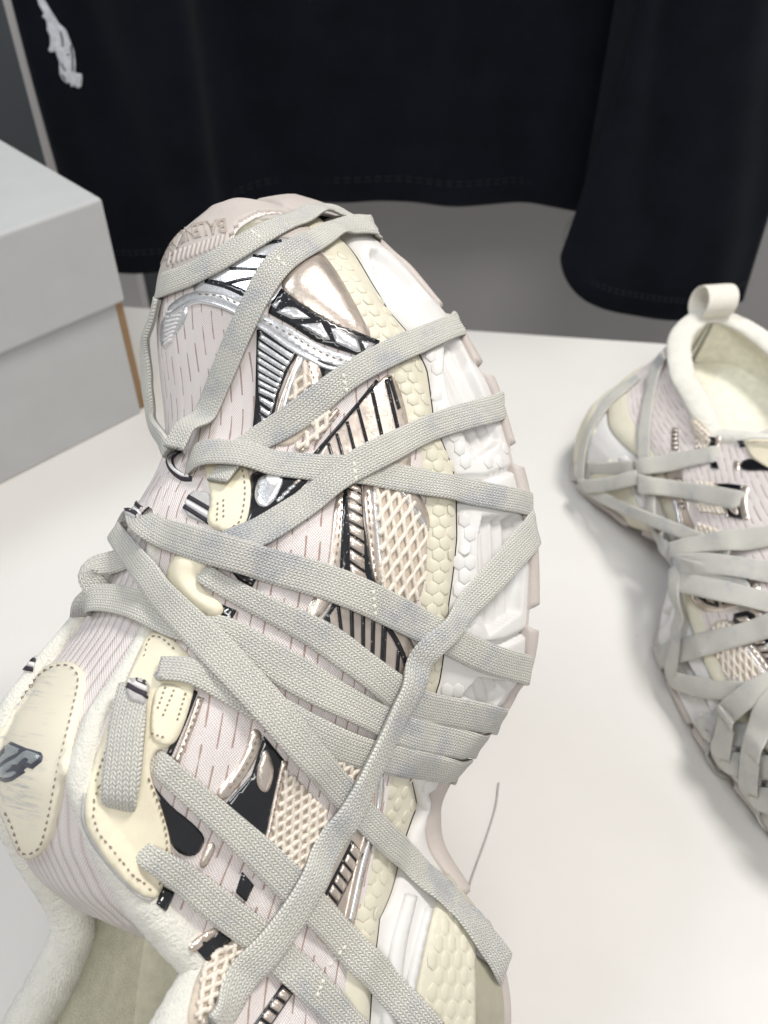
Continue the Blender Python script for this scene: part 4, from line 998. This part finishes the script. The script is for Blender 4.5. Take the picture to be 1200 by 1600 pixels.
LC([(205, 818), (240, 830), (300, 850), (400, 880), (500, 907), (585, 942), (645, 972), (700, 1000), (760, 1028), (808, 1042)], width=[6, 8.6, 8.8, 8.4], wrap1=True, curl0=6)
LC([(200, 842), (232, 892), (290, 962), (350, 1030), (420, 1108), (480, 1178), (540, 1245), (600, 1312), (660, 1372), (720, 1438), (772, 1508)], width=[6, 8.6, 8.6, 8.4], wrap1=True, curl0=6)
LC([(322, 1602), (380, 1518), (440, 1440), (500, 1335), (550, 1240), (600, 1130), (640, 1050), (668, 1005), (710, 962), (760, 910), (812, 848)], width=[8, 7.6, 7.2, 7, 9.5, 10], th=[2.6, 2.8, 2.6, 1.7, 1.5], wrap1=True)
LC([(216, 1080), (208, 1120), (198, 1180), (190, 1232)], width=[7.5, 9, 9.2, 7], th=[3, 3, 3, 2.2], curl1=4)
# tack stitches where the strands are sewn together
def topcast(x, y):
    best = s1.cast(x, y)
    for b in s1.laces:
        r = s1.cast(x, y, bvh=b)
        if r is not None and np.linalg.norm(r[0] - s1.O) < np.linalg.norm(best[0] - s1.O): best = r
    return best
for a, b in (((536, 584), (542, 614)), ((553, 722), (558, 762)), ((583, 922), (587, 962)), ((540, 1478), (512, 1512)), ((506, 1530), (494, 1560)), ((432, 402), (450, 420)), ((392, 360), (410, 374))):
    stitches(s1, [a, b], 7, 4, 'thread_pale', .9, .25, 'tack_stitches', cast=topcast)
# striped webbing loops that hold the strands
def webbing(sh, poly, stripes, cast=topcast):
    wb = patch(sh, 'webbing_loop', round_poly(poly, .2, 1), 'web_grey', .7, step=5, cast=cast, rnd=False)
    for a, b, w_, m_ in stripes: patch(sh, 'stripe', strip_poly([a, lerp(a, b, .5), b], w_), m_, .95 if m_ == 'web_black' else 1.0, step=4, rnd=False, cast=cast, parent=wb)
webbing(s1, [(206, 1046), (236, 1040), (259, 1062), (238, 1106), (196, 1090)], [((204, 1056), (249, 1078), 8, 'web_black'), ((201, 1064), (246, 1087), 6, 'web_white'), ((199, 1072), (242, 1096), 8, 'web_black')])
webbing(s1, [(298, 768), (326, 770), (339, 790), (326, 822), (286, 804)], [((295, 778), (333, 800), 7, 'web_black'), ((292, 786), (330, 809), 6, 'web_white'), ((289, 793), (327, 817), 7, 'web_black')])
webbing(s1, [(204, 776), (226, 790), (214, 812), (190, 800)], [((204, 780), (222, 794), 6, 'web_black'), ((200, 787), (218, 801), 5, 'web_white'), ((196, 794), (214, 807), 6, 'web_black')])
kn = patch(s1, 'webbing_loop', strip_poly([(282, 703), (267, 716), (270, 733), (285, 746), (300, 749)], [6, 10, 11, 11, 7]), 'web_black', .8, step=4, rnd=False, cast=topcast)
patch(s1, 'stripe', strip_poly([(281, 706), (268, 717), (271, 732), (285, 744), (297, 747)], [3, 4.5, 5, 4.5, 3]), 'web_white', 1.4, step=4, rnd=False, cast=topcast, parent=kn)
webbing(s1, [(40, 1022), (58, 1024), (52, 1050), (34, 1046)], [((41, 1030), (56, 1033), 6, 'web_black'), ((39, 1037), (54, 1040), 5, 'web_white'), ((37, 1044), (52, 1047), 6, 'web_black')])

# embroidery on the shirt
def shirt_cast(x, y):
    d = pdir(x, y); h = shirt_bvh.ray_cast(Vector(CAMW), Vector(d / np.linalg.norm(d)))
    if h[0] is None: h = shirt_bvh.find_nearest(Vector(at_y(x, y, 632)))
    n = np.array(h[1]); n = -n if n @ d > 0 else n
    return np.array(h[0]) - np.array([0, 640, 60]), n
EM_ = lambda *p: zz((40, 0), 10.0, p)
patch(None, 'embroidery', EM_((195, -40), (280, -40), (330, 30), (400, 150), (470, 260), (540, 370), (575, 400), (640, 460), (700, 620), (765, 790), (790, 980), (785, 1130), (880, 1150), (890, 1220), (880, 1340), (830, 1375), (780, 1335), (720, 1350), (705, 1280), (660, 1300), (590, 1240), (545, 1150), (540, 960), (480, 800), (390, 810), (370, 770), (400, 690), (395, 560), (340, 440), (355, 420), (330, 300), (270, 250), (300, 200), (220, 70)), 'embroidery', 1.6, step=3, rnd=False, cast=shirt_cast, parent=shirt)
for p in (((560, 480), (590, 600), (600, 720)), ((720, 700), (745, 880), (750, 1100)), ((660, 850), (700, 840)), ((590, 1150), (640, 1240)), ((570, 980), (640, 1100))):
    patch(None, 'thread_gap', strip_poly(EM_(*p), 2.2), 'black_jersey', 2.1, step=2.5, rnd=False, cast=shirt_cast, parent=shirt)
# stray fibre lying on the table
fp = catmull([at_z(*p) for p in [(779, 1224), (774, 1262), (760, 1308), (744, 1352), (733, 1384)]], 40) + [0, 0, .5]
base = fp[20].copy(); v_, f_ = tube(fp - base, .42, 8, .1); o = mesh_obj('fibre', v_, f_, 'fibre'); o.location = tuple(base * MM)
tag(o, 'thin curved grey fibre lying on the white table', 'fibre')

# ------------------------------------------------------------------ the other sneaker of the pair, standing on the table
ya = -1.444; S2 = np.array([1.13, 1.08, .80]); u_ = np.array([math.cos(ya), math.sin(ya), 0]); w_ = np.array([0, 0, 1.0]); v_ = np.cross(u_, w_)
M2 = np.eye(4); M2[:3, :3] = np.stack([u_, v_, w_], 1) * S2; M2[:3, 3] = (178.0, 476.0, 1.2)
s2 = Shoe(M2, 'sneaker'); 
tag(s2.root, 'pale sneaker standing flat on the table, showing its open fleece collar and heel pull tab', 'sneaker', 'pair of sneakers')
def warp2(P):        # the worn pair differs a little: lower, wider heel on this one
    P = np.array(P, float); k = I_(P[:, 0], [0, 60, 130, 200], [.60, .62, .9, 1.0]); hi = P[:, 2] > 60; P[hi, 2] = 60 + (P[hi, 2] - 60) * k[hi]
    P[:, 1] += np.where(P[:, 1] > 0, 13.0 * smooth01((95 - P[:, 0]) / 40) * smooth01(P[:, 0] / 40) * smooth01((75 - P[:, 2]) / 30), 0); P[:, 1] -= .20 * np.maximum(0, P[:, 2] - 40); return P
s2.body = BVHTree.FromPolygons([Vector(v) for v in warp2(BV)], BF)
SKIP = ('lace', 'hex_stud', 'webbing_loop', 'tack_stitches', 'tongue_patch_x', 'stripe')
def copy_part(o, parent):
    if o.name.split('.')[0] in SKIP: return
    c = o.copy(); c.data = o.data.copy(); co = np.empty(len(c.data.vertices) * 3); c.data.vertices.foreach_get('co', co); c.data.vertices.foreach_set('co', (warp2(co.reshape(-1, 3) / MM) * MM).ravel()); c.data.update(); COL.objects.link(c); c.parent = parent; c.matrix_parent_inverse = Matrix.Identity(4)
    for ch in list(o.children): copy_part(ch, c)
for ch in list(s1.root.children): copy_part(ch, s2.root)
L2 = lambda *a, **k: lace(s2, *a, **{**dict(width=10.0, th=1.6), **k})
L2([(1000, 590), (962, 622), (935, 655), (918, 690), (912, 730), (925, 785)], width=7)
L2([(1042, 556), (1022, 600), (1012, 655), (1010, 712), (1024, 755), (1041, 800), (1050, 832), (1072, 885)], width=8)
L2([(924, 730), (960, 731), (1008, 728)], width=8, wrap0=True); L2([(926, 754), (960, 753), (1012, 748)], width=8, wrap0=True)
L2([(1008, 735), (1060, 722), (1112, 712)], curl1=4); L2([(1014, 757), (1080, 768), (1150, 782)], curl1=4)
L2([(966, 848), (1000, 839), (1052, 832)], wrap0=True)
L2([(1073, 866), (1130, 852), (1205, 838), (1280, 822)]); L2([(1080, 890), (1130, 888), (1210, 896), (1300, 900)]); L2([(1086, 914), (1140, 928), (1210, 944), (1310, 975)])
L2([(1034, 1028), (1105, 1007), (1210, 978), (1310, 945)], wrap0=True); L2([(1078, 892), (1072, 976), (1050, 1085)], width=9, wrap1=True)
L2([(1074, 1156), (1140, 1118), (1210, 1070), (1300, 1030)], wrap0=True); L2([(1154, 1112), (1136, 1170), (1118, 1232)], wrap1=True); L2([(1300, 1050), (1240, 1080), (1205, 1120), (1182, 1200), (1172, 1290)], wrap1=True)
L2([(1215, 1000), (1260, 1060), (1330, 1130)]); L2([(1230, 1180), (1290, 1140), (1350, 1100)]); L2([(1240, 1260), (1300, 1220), (1370, 1190)])
